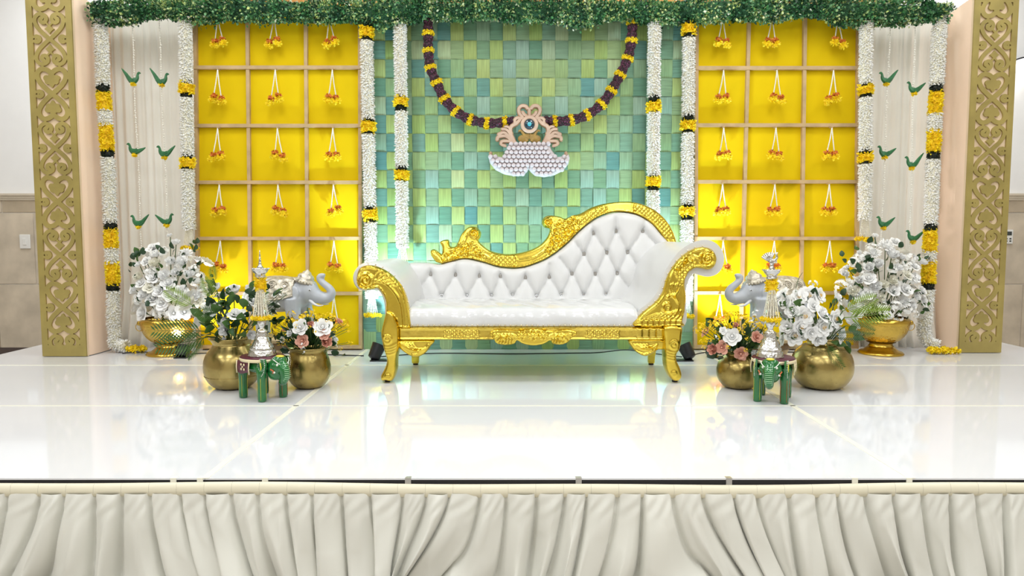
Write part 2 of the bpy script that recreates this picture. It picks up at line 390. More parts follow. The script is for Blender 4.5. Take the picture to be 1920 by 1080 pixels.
def frames(D, roll=None):
    """orthonormal frames (n,3,3) with rows u,v,d for directions D"""
    D = D / (np.linalg.norm(D, axis=1)[:, None] + 1e-12)
    ref = np.where(np.abs(D[:, 2:3]) < 0.9, np.array([[0, 0, 1.0]]), np.array([[1.0, 0, 0]]))
    u = np.cross(ref, D); u /= np.linalg.norm(u, axis=1)[:, None]; v = np.cross(D, u)
    if roll is not None:
        c, s = np.cos(roll)[:, None], np.sin(roll)[:, None]; u, v = u * c + v * s, v * c - u * s
    return u, v, D
def scatter(tV, tF, pos, D, scale, roll=None, rnd=None):
    tV = np.asarray(tV, dtype=float); k = len(tV); n = len(pos)
    u, v, d = frames(np.asarray(D, dtype=float), roll)
    sc = np.broadcast_to(np.asarray(scale, dtype=float).reshape(-1, 1, 1), (n, 1, 1)) if np.ndim(scale) else scale
    V = pos[:, None, :] + sc * (tV[None, :, 0:1] * u[:, None, :] + tV[None, :, 1:2] * v[:, None, :] + tV[None, :, 2:3] * d[:, None, :])
    tF = np.asarray(tF); F = (tF[None] + (np.arange(n) * k)[:, None, None]).reshape(-1, tF.shape[1])
    R = np.repeat(RNG.random(n) if rnd is None else rnd, k)
    return V.reshape(-1, 3), F, R
BUD = ([(0, 0, 0)] + [(0.17 * math.cos(a), 0.17 * math.sin(a), 0.66) for a in (0, 2.094, 4.189)] + [(0, 0, 1)],
       [(0, 2, 1), (0, 3, 2), (0, 1, 3), (1, 2, 4), (2, 3, 4), (3, 1, 4)])
PETAL = ([(0, 0, 0), (0.30, 0.05, 0.6), (0, -0.06, 0.65), (-0.30, 0.05, 0.6), (0, 0.02, 1)], [(0, 1, 2), (0, 2, 3), (1, 4, 2), (2, 4, 3)])
OCTA = ([(1, 0, 0), (-1, 0, 0), (0, 1, 0), (0, -1, 0), (0, 0, 1), (0, 0, -1)],
        [(0, 2, 4), (2, 1, 4), (1, 3, 4), (3, 0, 4), (2, 0, 5), (1, 2, 5), (3, 1, 5), (0, 3, 5)])
LEAFT = ([(0, 0, 0), (0.38, 0.10, 0.5), (0, 0, 0.55), (-0.38, 0.10, 0.5), (0, 0.06, 1)], [(0, 1, 2), (0, 2, 3), (1, 4, 2), (2, 4, 3)])
def ring_path(path, step, per, jit=0.3):
    """points and frames of rings along a 3D path"""
    P = resample(path, step, closed=False); T = np.gradient(P, axis=0); T /= np.linalg.norm(T, axis=1)[:, None]
    u, v, _ = frames(T); m = len(P)
    A = (np.arange(per)[None] + RNG.random((m, 1)) + RNG.normal(0, jit, (m, per))) * 2 * PI / per
    N = np.cos(A)[..., None] * u[:, None] + np.sin(A)[..., None] * v[:, None]
    return np.repeat(P, per, 0), N.reshape(-1, 3), np.repeat(T, per, 0)

# ================================================================== THE ROOM
YW = 7.6                                                  # back wall
RX = 7.5; YB = -7.0
def struct(name, mb, m, **k): return tag(mb.build(name, m, None, smooth=False, **k), kind='structure')
struct('floor', MB().box(-RX, RX, YB, YW, FLOOR - 0.1, FLOOR), 'roomfloor')
struct('ceiling', MB().box(-RX, RX, YB, YW + 0.1, CEIL, CEIL + 0.1), 'ceil')
wall = struct('wall_back', MB().box(-RX, RX, YW, YW + 0.15, FLOOR, CEIL), 'wallwhite')
struct('wall_left', MB().box(-RX - 0.15, -RX, YB, YW, FLOOR, CEIL), 'wallwarm')
struct('wall_right', MB().box(RX, RX + 0.15, YB, YW, FLOOR, CEIL), 'wallwarm')
struct('wall_front', MB().box(-RX, RX, YB - 0.15, YB, FLOOR, CEIL), 'wallwarm')
# travertine wainscot: each slab is a child of the wall
z_cap = W(20, 372, YW)[1]; z_r1 = W(20, 399, YW)[1]; z_r2 = W(20, 533, YW)[1]; z_b = FLOOR + 0.10
def tile_mesh(w, h):
    b = MB(); e = 0.006
    V = [(-w / 2, 0, 0), (w / 2, 0, 0), (w / 2, 0, h), (-w / 2, 0, h), (-w / 2 + e, -0.012, e), (w / 2 - e, -0.012, e), (w / 2 - e, -0.012, h - e), (-w / 2 + e, -0.012, h - e)]
    return b.add(V, [(4, 5, 6, 7), (0, 1, 5, 4), (1, 2, 6, 5), (2, 3, 7, 6), (3, 0, 4, 7)]).mesh('tile', False)
wl = chain_loc(wall)
for row, (z0, z1, w, off) in enumerate(((z_r1, z_cap, 0.62, 0.25), (z_r2, z_r1, 0.78, 0.1), (z_b, z_r2, 0.78, 0.46))):
    me = tile_mesh(w - 0.004, z1 - z0 - 0.004); x = -RX + off
    while x < RX - 0.3:
        link('tile', me, 'travertine', wall, loc=(x + w / 2 - wl.x, YW - wl.y, z0 + 0.002 - wl.z)); x += w
t = MB(); t.box(-RX, RX, YW - 0.03, YW, z_cap, z_cap + 0.028).box(-RX, RX, YW - 0.045, YW, z_cap + 0.028, z_cap + 0.05).box(-RX, RX, YW - 0.022, YW, z_cap - 0.02, z_cap)
struct('trim_1', t, 'trimstone')
struct('baseboard_back', MB().box(-RX, RX, YW - 0.025, YW, FLOOR, FLOOR + 0.10).box(-RX, RX, YW - 0.018, YW, FLOOR + 0.10, FLOOR + 0.115), 'baseboard')

# amber pleated valance high on the back wall
def folds(xs, period, seed, sharp=1.0):
    r = np.random.default_rng(seed); ph = np.cumsum(r.uniform(0.6, 1.4, 4000)); k = xs / period
    base = np.interp(k - k.min() + 1, np.arange(4000), ph)
    w = np.sin(base * 2 * PI); amp = 0.6 + 0.4 * np.sin(base * 1.7 + seed)
    return np.sign(w) * np.abs(w) ** sharp * amp
def drape(name, x0, x1, y, z0, z1, period, amp, m, seed, label=None, cat=None, parent=None, nx=None, nz=14, flare=0.0, slant=0.0):
    nx = nx or int((x1 - x0) / (period / 9)); xs = np.linspace(x0, x1, nx); f = folds(xs, period, seed); g = folds(xs, period * 0.37, seed + 3)
    V = []
    for k in range(nz + 1):
        t = k / nz; z = z1 + (z0 - z1) * t
        a = amp * (0.55 + 0.45 * t) * (1 + flare * max(0, t - 0.75) * 4)
        V.append(np.stack([xs + slant * t * np.sin(xs * 9), y - a * f - 0.25 * amp * g * (0.5 + 0.5 * math.sin(4 * t + 1)) - flare * 0.10 * max(0, t - 0.85) * 6, np.full(nx, z)], 1))
    n = nx; F = [(k * n + i, (k + 1) * n + i, (k + 1) * n + i + 1, k * n + i + 1) for k in range(nz) for i in range(nx - 1)]
    V = np.concatenate(V)
    o = put(name, V, F, m, parent)
    s = o.modifiers.new('solid', 'SOLIDIFY'); s.thickness = 0.002
    if label: tag(o, label, cat)
    return o
x_a, z_a = W(303, 14, YW - 0.06); x_b, _ = W(1660, 14, YW - 0.06)
drape('pleated_valance', x_a, x_b, YW - 0.06, z_a, CEIL - 0.05, 0.11, 0.022, 'amber', 5, 'amber brown pleated valance hung high on the wall above the leaf garland', 'curtain')

# wall fittings
def on_wall(px, py): return W(px, py, YW - 0.02)
x, z = on_wall(47, 453)
sw = thing('dimmer_switch', 'white wall switch plate on the stone tiles beside a gold column', 'switch', (x, YW - 0.016, z))
bevel(MB().box(x - 0.056, x + 0.056, YW - 0.027, YW - 0.012, z - 0.075, z + 0.075).build('plate', 'switchwhite', sw, False), 0.006)
bevel(MB().box(x - 0.020, x + 0.020, YW - 0.034, YW - 0.026, z - 0.035, z + 0.035).build('rocker', 'switchwhite', sw, False), 0.003)
x, z = on_wall(1889, 444)
th = thing('thermostat', 'small white thermostat with dark display on the stone tiles', 'thermostat', (x, YW - 0.016, z))
bevel(MB().box(x - 0.05, x + 0.05, YW - 0.036, YW - 0.012, z - 0.075, z + 0.075).build('body', 'switchwhite', th, False), 0.006)
MB().box(x - 0.032, x + 0.032, YW - 0.039, YW - 0.034, z + 0.015, z + 0.055).build('display', 'lcd', th, False)
for dx in (-0.02, 0.02):
    for dz in (-0.02, -0.045): MB().box(x + dx - 0.009, x + dx + 0.009, YW - 0.040, YW - 0.034, z + dz - 0.007, z + dz + 0.007).build('button', 'lcd', th, False)
x, z = on_wall(1922, 132)
sc = thing('wall_sconce', 'white glowing wall sconce with a dark cap beside the carved column', 'lamp', (x, YW - 0.02, z))
prof = [(0.02, -0.09), (0.10, -0.075), (0.135, -0.03), (0.14, 0.03), (0.14, 0.085)]
MB().lathe(prof, 28, (x, YW - 0.12, z)).build('shade', 'sconce', sc)
MB().lathe([(0.15, 0.085), (0.15, 0.10), (0.10, 0.11)], 28, (x, YW - 0.12, z)).build('cap', 'black_metal', sc, auto=40)
MB().box(x - 0.05, x + 0.05, YW - 0.06, YW, z - 0.05, z + 0.05).build('backplate', 'steel', sc, False)

# ================================================================== THE STAGE
SX0, SX1, SY0, SY1 = -3.86, 4.10, FL(960, 897)[1], 6.35
stage = thing('stage_platform', 'glossy white platform stage under the sofa with cream taped seams', 'stage', (0, (SY0 + SY1) / 2, FLOOR))
sxl, sxr = FL(380, 900)[0], FL(1714, 900)[0]; sy1, sy2 = FL(960, 761)[1], FL(960, 685)[1]
xs = [SX0, sxl, sxr, SX1]; ys = [SY0, sy1, sy2, SY1]
tilt = {(1, 1): 0.0, (1, 2): 0.0}
for i in range(3):
    for j in range(3):
        o = MB().box(xs[i] + 0.001, xs[i + 1] - 0.001, ys[j] + 0.001, ys[j + 1] - 0.001, -0.006, 0.0).build('deck_panel', 'deck', stage, False)
def tape(a, b, w):
    a, b = np.array(a, float), np.array(b, float); d = b - a; n = np.array([-d[1], d[0]]) / np.linalg.norm(d) * w / 2
    q = [a + n, a - n, b - n, b + n]
    V = [(*p, 0.0016) for p in q] + [(*p, -0.001) for p in q]
    MB().add(V, [(0, 1, 2, 3), (0, 4, 5, 1), (1, 5, 6, 2), (2, 6, 7, 3), (3, 7, 4, 0)]).build('seam_tape', 'tape', stage, False)
for X in (sxl, sxr): tape((X, SY0), (X, SY1), 0.028)
for Y in (sy1, sy2): tape((SX0, Y), (SX1, Y), 0.014 if Y == sy1 else 0.02)
MB().box(SX0 + 0.004, SX1 - 0.004, SY0 + 0.002, SY1 - 0.004, -0.07, -0.0062).build('frame', 'black', stage, False)
for px in (325, 375, 497, 765, 1085, 1367, 1603, 1705):
    cx = W(px, 902, SY0)[0]; MB().box(cx - 0.011, cx + 0.011, SY0 - 0.001, SY0 + 0.02, -0.04, 0.0012).build('edge_clip', 'steel' if px in (765, 1085, 1367) else 'tape', stage, False)
for X in np.linspace(SX0 + 0.2, SX1 - 0.2, 5):
    for Y in (SY0 + 0.3, (SY0 + SY1) / 2, SY1 - 0.2): MB().box(X - 0.03, X + 0.03, Y - 0.03, Y + 0.03, FLOOR, -0.07).build('leg', 'black_metal', stage, False)

# gathered cloth skirt round the stage
def skirt():
    nx, nz = 2600, 50; x0, x1 = SX0 - 0.03, SX1 + 0.03
    xs = np.linspace(x0, x1, nx); ztop, zb = -0.052, FLOOR + 0.004; r = np.random.default_rng(12)
    pitch = 0.102; npl = int((x1 - x0) / pitch) + 3
    # each pleat leaves the band straight down and then leans its own way
    lean = np.interp(np.arange(npl) / 1.0, np.arange(0, npl + 4, 3), r.normal(0, 0.06, len(np.arange(0, npl + 4, 3)))) + r.normal(0, 0.022, npl)
    amp = r.uniform(0.026, 0.058, npl); sharp = r.uniform(0.5, 1.1, npl)
    jit = r.normal(0, 0.10, npl); skew = r.choice([-1, 1], npl) * r.uniform(0.5, 1.0, npl)
    V = []
    for k in range(nz + 1):
        t = k / nz; z = ztop + (zb - ztop) * t
        u = (xs - x0) / pitch
        for _ in range(3):
            ln = np.interp(u, np.arange(npl), lean); u = (xs - x0 - ln * t ** 1.5 * 1.6) / pitch
        u = u + np.interp(u, np.arange(npl), jit)
        i0 = np.clip(np.floor(u).astype(int), 0, npl - 1); fr = u - np.floor(u)
        A = amp[i0] * (0.40 + 1.25 * t ** 0.8)
        # box-pleat section: a flat proud lobe and a tucked valley at its end
        sk = skew[i0]; pk = np.clip(0.5 + sk * 0.28, 0.15, 0.85)          # crest of each fold sits off-centre
        ph = np.where(fr < pk, fr / pk * 0.5, 0.5 + (fr - pk) / (1 - pk) * 0.5)
        prof = np.sin(PI * np.clip(ph, 0, 1)) ** (0.55 + 0.25 * t)
        tuck = np.exp(-((fr - 0.03) / 0.05) ** 2) + np.exp(-((fr - 0.98) / 0.04) ** 2)
        y = SY0 - 0.006 - A * prof + 0.016 * tuck * min(1, t * 6 + 0.3) - 0.02 * t
        y = y - 0.018 * t * np.sin(u * 0.9 + 3 * t) - 0.012 * t * np.sin(u * 2.3 - 3.5 * t + 2 * np.sin(u * 0.6)) - 0.05 * max(0, t - 0.86) * (1 + np.sin(u * 1.3))
        cr = np.sin(u * 6.3 + 2.2 * t + 2.5 * np.sin(u * 1.7)) * np.sin(u * 1.3 - 5.5 * t + 2 * np.sin(u * 0.7))
        y = y - 0.0055 * np.sign(cr) * np.abs(cr) ** 0.7 * min(1, t * 3) - 0.003 * np.sin(u * 13 + 31 * t + 3 * np.sin(2 * u)) * np.exp(-((t - 0.12) / 0.10) ** 2)
        xo = 0.020 * t ** 0.9 * sk * np.sin(2 * PI * fr) * np.clip(amp[i0] / 0.04, 0.5, 1.2)      # folds lean over their neighbours
        V.append(np.stack([xs + xo, y, np.full(nx, z)], 1))
    V = np.concatenate(V); F = [(k * nx + i, (k + 1) * nx + i, (k + 1) * nx + i + 1, k * nx + i + 1) for k in range(nz) for i in range(nx - 1)]
    root = thing('stage_skirt', 'gathered cream cloth skirt hanging along the front of the white stage', 'stage skirt', (0, SY0 - 0.03, FLOOR))
    put('gathered_cloth', V, F, 'skirt', root)
    # header band, sewn in sections with a small seam at every pleat, sagging a little between the clips
    for i in range(npl - 2):
        a, b = x0 + i * pitch, min(x0 + (i + 1) * pitch, x1)
        sag = lambda x: -0.0135 - 0.0045 * (1 + math.sin(x * 1.9 + 0.6)) + 0.0025 * math.sin(x * 5.1)
        MBd = MB(); m = 4
        Vb = []
        for q in range(m + 1):
            x = a + 0.0002 + (b - a - 0.0004) * q / m; e = 0.0018 * math.sin(PI * q / m)
            for dz, dy in ((0, 0.002), (-0.006, -0.008 - e), (-0.026, -0.012 - e), (-0.046, -0.008 - e), (-0.052, 0.004)):
                Vb.append((x, SY0 - 0.004 + dy, sag(x) + dz))
        Fb = [(q * 5 + j, q * 5 + j + 1, (q + 1) * 5 + j + 1, (q + 1) * 5 + j) for q in range(m) for j in range(4)]
        MBd.add(Vb, Fb).build('band_section', 'skirt_band', root)
    for sx, nm in ((SX0 - 0.03, 'side_cloth'), (SX1 + 0.03, 'side_cloth')):
        ys = np.linspace(SY0, SY1, 420); f = folds(ys, 0.11, 4)
        Vs = np.concatenate([np.stack([np.full(420, sx) + np.sign(sx) * (0.01 + 0.02 * t) * (1 + f), ys, np.full(420, -0.03 + (FLOOR + 0.034) * t)], 1) for t in np.linspace(0, 1, 8)])
        put(nm, Vs, [(k * 420 + i, (k + 1) * 420 + i, (k + 1) * 420 + i + 1, k * 420 + i + 1) for k in range(7) for i in range(419)], 'skirt', root)
skirt()

# ================================================================== BACKDROP
YG = 5.57
gx0, gx1 = W(682, 640, YG)[0], W(1300, 640, YG)[0]; gz1 = W(960, 6, YG)[1]
def weave():
    root = thing('woven_backdrop', 'green basket-weave palm leaf backdrop standing behind the white sofa', 'backdrop', ((gx0 + gx1) / 2, YG, 0))
    MB().box(gx0, gx1, YG + 0.004, YG + 0.03, 0.0, gz1).build('backing_board', 'weavebase', root, False)
    pw = 23.6 / 240.5; nc = int(round((gx1 - gx0) / pw)); pw = (gx1 - gx0) / nc; ph = 33.8 / 240.5; nr = int(round(gz1 / ph)); ph = gz1 / nr
    def strip(w, h, along):
        b = MB(); n = 4; V = []
        for i in range(n + 1):
            t = i / n; d = 0.012 * math.sin(PI * t) ** 0.6 - 0.0035
            for j, c in ((0, 0.0), (1, 0.0018), (2, 0.0)):
                s = (j / 2 - 0.5)
                V.append((s * w, -d - c, (t - 0.5) * h) if along == 'v' else ((t - 0.5) * w, -d - c, s * h))
        F = []
        for i in range(n):
            for j in range(2):
                q = (i * 3 + j, i * 3 + j + 1, (i + 1) * 3 + j + 1, (i + 1) * 3 + j); F.append(q if along == 'v' else q[::-1])
        return b.add(V, F).mesh('strip_' + along)
    mv = strip(pw * 0.985, ph * 1.24, 'v'); mh = strip(pw * 1.30, ph * 0.975, 'h')
    cells = []
    for c in range(nc):
        for r in range(nr):
            x = gx0 + (c + 0.5) * pw; z = (r + 0.5) * ph; v = (c + r) % 2 == 0
            if not v and (c == 0 or c == nc - 1): x += 0.012 if c == 0 else -0.012
            if v and (r == 0 or r == nr - 1): z += 0.018 if r == 0 else -0.018
            hid = (0.3 < z < 0.62 and -1.0 < x < 1.3) or (z < 0.95 and x > 0.3 and z > 0.25) or z > gz1 - 0.12
            cells.append((hid, abs(x) + abs(z - 1.5), x, z, v))
    cells.sort()
    rest = {True: [], False: []}; r = random.Random(3)
    for k, (hid, _, x, z, v) in enumerate(cells):
        if k < 296:
            link('woven_strip', mv if v else mh, 'weave_v' if v else 'weave_h', root, loc=(x - root.location.x, -0.001 + r.uniform(-0.002, 0.002), z), rot=(0, r.uniform(-0.012, 0.012), 0))
        else: rest[v].append((x, z))
    for v in (True, False):
        me = mv if v else mh; tv = np.array([vv.co[:] for vv in me.vertices]); tf = [tuple(p.vertices) for p in me.polygons]; b = MB(); rn = []
        for x, z in rest[v]: b.add(tv + np.array((x, YG, z)), tf); rn += [r.random()] * len(tv)
        if rest[v]: tag(b.build('woven_strips', 'weave_v' if v else 'weave_h', root, rnd=rn), kind='stuff')
weave()

# yellow cloth panels with gilded lattice
YY = 5.54
def yellow_panel(edges, rows, label):
    # edges: four (px at y=127, px at y=550) pairs; rows: py of the horizontal bars
    ex = [[W(e[0], 127, YY)[0], W(e[1], 550, YY)[0]] for e in edges]; ztop = W(960, 8, YY)[1]; z0 = 0.012
    zt, zb_ = W(960, 127, YY)[1], W(960, 550, YY)[1]
    at = lambda e, z: e[0] + (e[1] - e[0]) * (z - zt) / (zb_ - zt)
    root = thing('yellow_panel', label, 'panel', ((ex[0][1] + ex[-1][1]) / 2, YY, 0))
    mb = MB(); L, R = ex[0], ex[-1]
    V = []; n = 24
    for k in range(n + 1):
        z = z0 + (ztop - z0) * k / n
        for q in range(13):
            u = q / 12; V.append((at(L, z) * (1 - u) + at(R, z) * u, YY + 0.018 + 0.003 * math.sin(7 * u + k), z))
    F = [(k * 13 + q, k * 13 + q + 1, (k + 1) * 13 + q + 1, (k + 1) * 13 + q) for k in range(n) for q in range(12)]
    mb.add(V, F).build('yellow_cloth', 'yellowcloth', root)
    for e in ex:
        w = 0.0125; V = [(at(e, z) + s * w, y, z) for z in (z0, ztop) for s in (-1, 1) for y in (YY - 0.012, YY + 0.02)]
        MB().add(V, [(0, 2, 6, 4), (1, 0, 4, 5), (3, 1, 5, 7), (2, 3, 7, 6), (0, 1, 3, 2), (4, 6, 7, 5)]).build('lattice_upright', 'lattice', root, False)
    for py in rows:
        z = W(960, py, YY)[1] if py else z0 + 0.014
        MB().box(at(L, z) - 0.0125, at(R, z) + 0.0125, YY - 0.018, YY + 0.012, z - 0.013, z + 0.013).build('lattice_bar', 'lattice', root, False)
    MB().box(at(L, 1) , at(R, 1), YY + 0.024, YY + 0.05, 0, ztop).build('back_frame', 'lattice', root, False)
    return root
yellow_panel([(367, 371), (465, 470), (574, 577), (675, 676)], (127, 236, 342, 447, 550, 0), 'yellow cloth panel with gilt lattice beside the low end of the sofa')
yellow_panel([(1306, 1304), (1402, 1391), (1508, 1502), (1609, 1606)], (128, 235, 341, 447, 549, 0), 'yellow cloth panel with gilt lattice beside the tall end of the sofa')

# ivory curtains
YC = 5.73
zt = W(960, 10, YC)[1]
def curtain(pl, pr, seed, label):
    x0 = W(pl, 600, YC)[0]; x1 = W(pr, 600, YC)[0]
    root = thing('ivory_curtain', label, 'curtain', ((x0 + x1) / 2, YC, 0))
    drape('curtain_cloth', x0, x1, YC, 0.004, zt, 0.075, 0.020, 'ivory', seed, parent=root, nz=26, flare=0.9, slant=0.004)
    MB().tube([(x0 - 0.05, YC + 0.03, zt - 0.02), (x1 + 0.05, YC + 0.03, zt - 0.02)], 0.018, 10).build('curtain_rod', 'steel', root)
curtain(172, 374, 21, 'ivory pleated curtain with hanging leaf birds beside the urn whose bouquet meets palm fronds')
curtain(1600, 1764, 33, 'ivory pleated curtain with hanging leaf birds beside the urn near the thermostat wall')

# support frame carrying greenery and garlands (pipe, seen only in glimpses)
pz = W(960, 20, 5.5)[1]
fr = thing('support_frame', 'steel pipe frame carrying the leaf garland above the backdrop', 'frame', (0, 5.86, 0))
for X in (-3.3, -1.28, 1.47, 3.3):
    MB().tube([(X, 5.86, 0.012), (X, 5.86, pz)], 0.02, 10).build('upright', 'steel', fr); MB().box(X - 0.15, X + 0.15, 5.80, 5.98, 0.0, 0.012).build('foot_plate', 'steel', fr, False)
MB().tube([(-3.35, 5.86, pz), (3.45, 5.86, pz)], 0.02, 10).build('crossbar', 'steel', fr)

# leaf garland along the top
def greenery():
    y = 5.43; x0 = W(172, 20, y)[0]; x1 = W(1780, 20, y)[0]; zc = W(960, 20, y)[1]
    root = thing('leaf_garland', 'long bushy green boxwood leaf garland across the top of the backdrop', 'garland', (0, y, zc))
    n = 30000; u = RNG.random(n); X = x0 + (x1 - x0) * u
    rr = 0.082 * (1 + 0.18 * np.sin(X * 5.3) + 0.14 * np.sin(X * 13.1 + 1)); drop = 0.014 * np.sin(X * 3.1 + 2) + 0.012 * np.sin(X * 9 + 0.4)
    A = RNG.random(n) * 2 * PI; rad = np.sqrt(RNG.uniform(0.35, 1.0, n)) + np.where(RNG.random(n) < 0.12, RNG.uniform(0, 0.35, n), 0)
    pos = np.stack([X, y + np.sin(A) * rr * rad * 0.9, zc + drop + np.cos(A) * rr * rad * 1.02], 1)
    D = np.stack([RNG.normal(0, 0.7, n), np.sin(A) + RNG.normal(0, 0.6, n) - 0.25, np.cos(A) + RNG.normal(0, 0.6, n)], 1)
    # tint comes in sprigs: neighbours share it
    cl = RNG.random(900); cx = RNG.uniform(x0, x1, 900); ca = RNG.uniform(0, 2 * PI, 900); o = np.argsort(cx); near = o[np.clip(np.searchsorted(cx[o], X + RNG.normal(0, 0.02, n)), 0, 899)]
    near2 = np.where(np.abs(np.angle(np.exp(1j * (ca[near] - A)))) < 1.6, near, (near + 37) % 900)
    rnd = np.clip(cl[near2] * 0.75 + RNG.random(n) * 0.35 - 0.05, 0, 1)
    V, F, R = scatter(*LEAFT, pos, D, RNG.uniform(0.017, 0.030, n), RNG.random(n) * 6.28, rnd)
    tag(put('leaves', V, F, 'boxleaf', root, rnd=R), kind='stuff')
    xs_ = np.linspace(x0 + 0.02, x1 - 0.02, 260)
    P = np.stack([xs_, np.full(260, y), zc + 0.014 * np.sin(xs_ * 3.1 + 2)], 1)
    MB().tube(P, 0.052 * (1 + 0.2 * np.sin(xs_ * 5.3)), 10).build('stem_core', 'leafcore', root)
greenery()

# ================================================================== CARVED COLUMNS
def column_panel_mesh():
    per = 0.772; nrow = 184; res = per / nrow; hw = 0.165
    nx = int(round(2 * hw / res)); xs = (np.arange(nx + 1) - nx / 2) * res
    zs = np.arange(nrow) * res
    gx, gz = np.meshgrid(np.abs(xs), zs); P = np.stack([gx.ravel(), gz.ravel()], 1)
    heartL = cat_rom([(0, 0), (0.036, 0.030), (0.078, 0.072), (0.101, 0.115), (0.098, 0.152), (0.070, 0.176), (0.036, 0.172), (0.012, 0.156), (0.0, 0.142)], 6, False)
    curlL = cat_rom([(0.022, 0.168), (0.030, 0.150), (0.046, 0.143), (0.056, 0.150)], 5, False)
    heartS = cat_rom([(0, 0), (0.036, 0.030), (0.078, 0.072), (0.101, 0.115), (0.098, 0.152), (0.066, 0.176), (0.030, 0.164), (0.020, 0.138), (0.036, 0.116), (0.058, 0.122), (0.062, 0.140), (0.050, 0.147)], 6, False)
    ring = np.array([(0.092 + 0.025 * math.cos(a), 0.025 * math.sin(a)) for a in np.linspace(0.5, 5.4, 18)])
    ring2 = np.array([(0.092 + 0.010 * math.cos(a), 0.004 + 0.010 * math.sin(a)) for a in np.linspace(-1, 4, 9)])
    f = np.full(len(P), 1.0)
    for zc, kind in ((0.193, 'L'), (0.193 + 0.386, 'S')):
        for sgn in (1, -1):
            for wrap in (-per, 0, per):
                Q = np.stack([P[:, 0], (P[:, 1] - zc + wrap) * sgn], 1)
                msk = (Q[:, 1] > -0.06) & (Q[:, 1] < 0.23)
                if not msk.any(): continue
                q = Q[msk]; g = np.full(len(q), 1.0)
                g = np.minimum(g, line_dist(q, heartL if kind == 'L' else heartS) - (0.0165 if kind == 'L' else 0.0135))
                if kind == 'L':
                    pass
                    for cx, cz, r in ((0, 0.112, 0.030), (0.038, 0.112, 0.021), (0.030, 0.088, 0.020), (0.0, 0.084, 0.026), (0, 0.064, 0.014), (0, 0.053, 0.008)):
                        g = np.minimum(g, np.hypot(q[:, 0] - cx, q[:, 1] - cz) - r)
                else:
                    g = np.minimum(g, (q[:, 0] ** 0.75 + np.abs(q[:, 1] - 0.070) ** 0.75) ** (1 / 0.75) - 0.038)
                    g = np.minimum(g, line_dist(q, [(0, 0.09), (0.02, 0.112), (0.034, 0.118)]) - 0.006)
                g = np.minimum(g, line_dist(q, ring) - 0.0075); g = np.minimum(g, line_dist(q, ring2) - 0.005)
                f[msk] = np.minimum(f[msk], g)
    # lobes of neighbouring pairs touch; the sides run into the border strips
    f = f.reshape(nrow, nx + 1)
    top = 2.655; n_all = int(top / res); off = 0.367 - 0.193          # first crossing at z = 0.367
    idx = (np.arange(n_all + 1) - int(round(off / res))) % nrow
    fld = f[idx].copy(); X = np.abs(xs)[None]; Z = (np.arange(n_all + 1) * res)[:, None]
    fld = np.minimum(fld, 0.119 - X); fld = np.minimum(fld, Z - 0.085 + 0 * X); fld = np.minimum(fld, (top - 0.05) - Z + 0 * X)
    fld[0] = 1; fld[-1] = 1; fld[:, 0] = 1; fld[:, -1] = 1
    V, F = plate(fld, xs[0], 0.0, res, -0.013, 0.0)
    return raw_mesh(V, F, 'cutwork_panel', False)
cpm = column_panel_mesh()
def column(pxl, pyb, depth_px, inner, label):
    x0, yf = FL(pxl[0], pyb); x1 = FL(pxl[1], pyb)[0]; xc = (x0 + x1) / 2; yf += 0.013
    root = thing('carved_column', label, 'column', (xc, yf, 0)); H = 2.655
    link('cutwork_panel', cpm, 'pillargold', root, loc=(0, 0, 0), scale=((x1 - x0) / 0.33, 1, 1))
    hw = (x1 - x0) / 2; D = 0.50
    MB().box(xc - hw + 0.002, xc + hw - 0.002, yf + 0.0005, yf + 0.02, 0.003, H - 0.003).build('backing_cloth', 'tan_back', root, False)
    # cloth-wrapped box with a slight sag and pulled corners
    n = 22; V = []; m = 16
    loop = [(-hw + 0.004, 0.02), (-hw + 0.004, D), (hw - 0.004, D), (hw - 0.004, 0.02)]
    LP = resample(np.array(loop), 0.05, True)
    for k in range(n + 1):
        z = 0.004 + (H - 0.008) * k / n
        for (a, b) in LP:
            s = 0.006 * math.sin(z * 5 + b * 9) * math.sin(PI * min(max((b - 0.02) / (D - 0.02), 0), 1))
            V.append((xc + a + math.copysign(1, a) * s, yf + b, z - (0.06 * b / D if k == n else 0)))
    q = len(LP); F = [(k * q + i, (k + 1) * q + i, (k + 1) * q + (i + 1) % q, k * q + (i + 1) % q) for k in range(n) for i in range(q)]
    F.append(tuple(range(n * q, n * q + q))); F = [f[::-1] for f in F]
    o = MB().add(V, F).build('peach_cover', 'peach', root); auto_smooth(o, 50)
    return root
column((79, 163), 669, 0, 1, 'gold cut-scroll column with peach cloth side near the wall switch plate')
column((1797, 1878), 662, 0, -1, 'gold cut-scroll column with peach cloth side near the thermostat and glowing sconce')

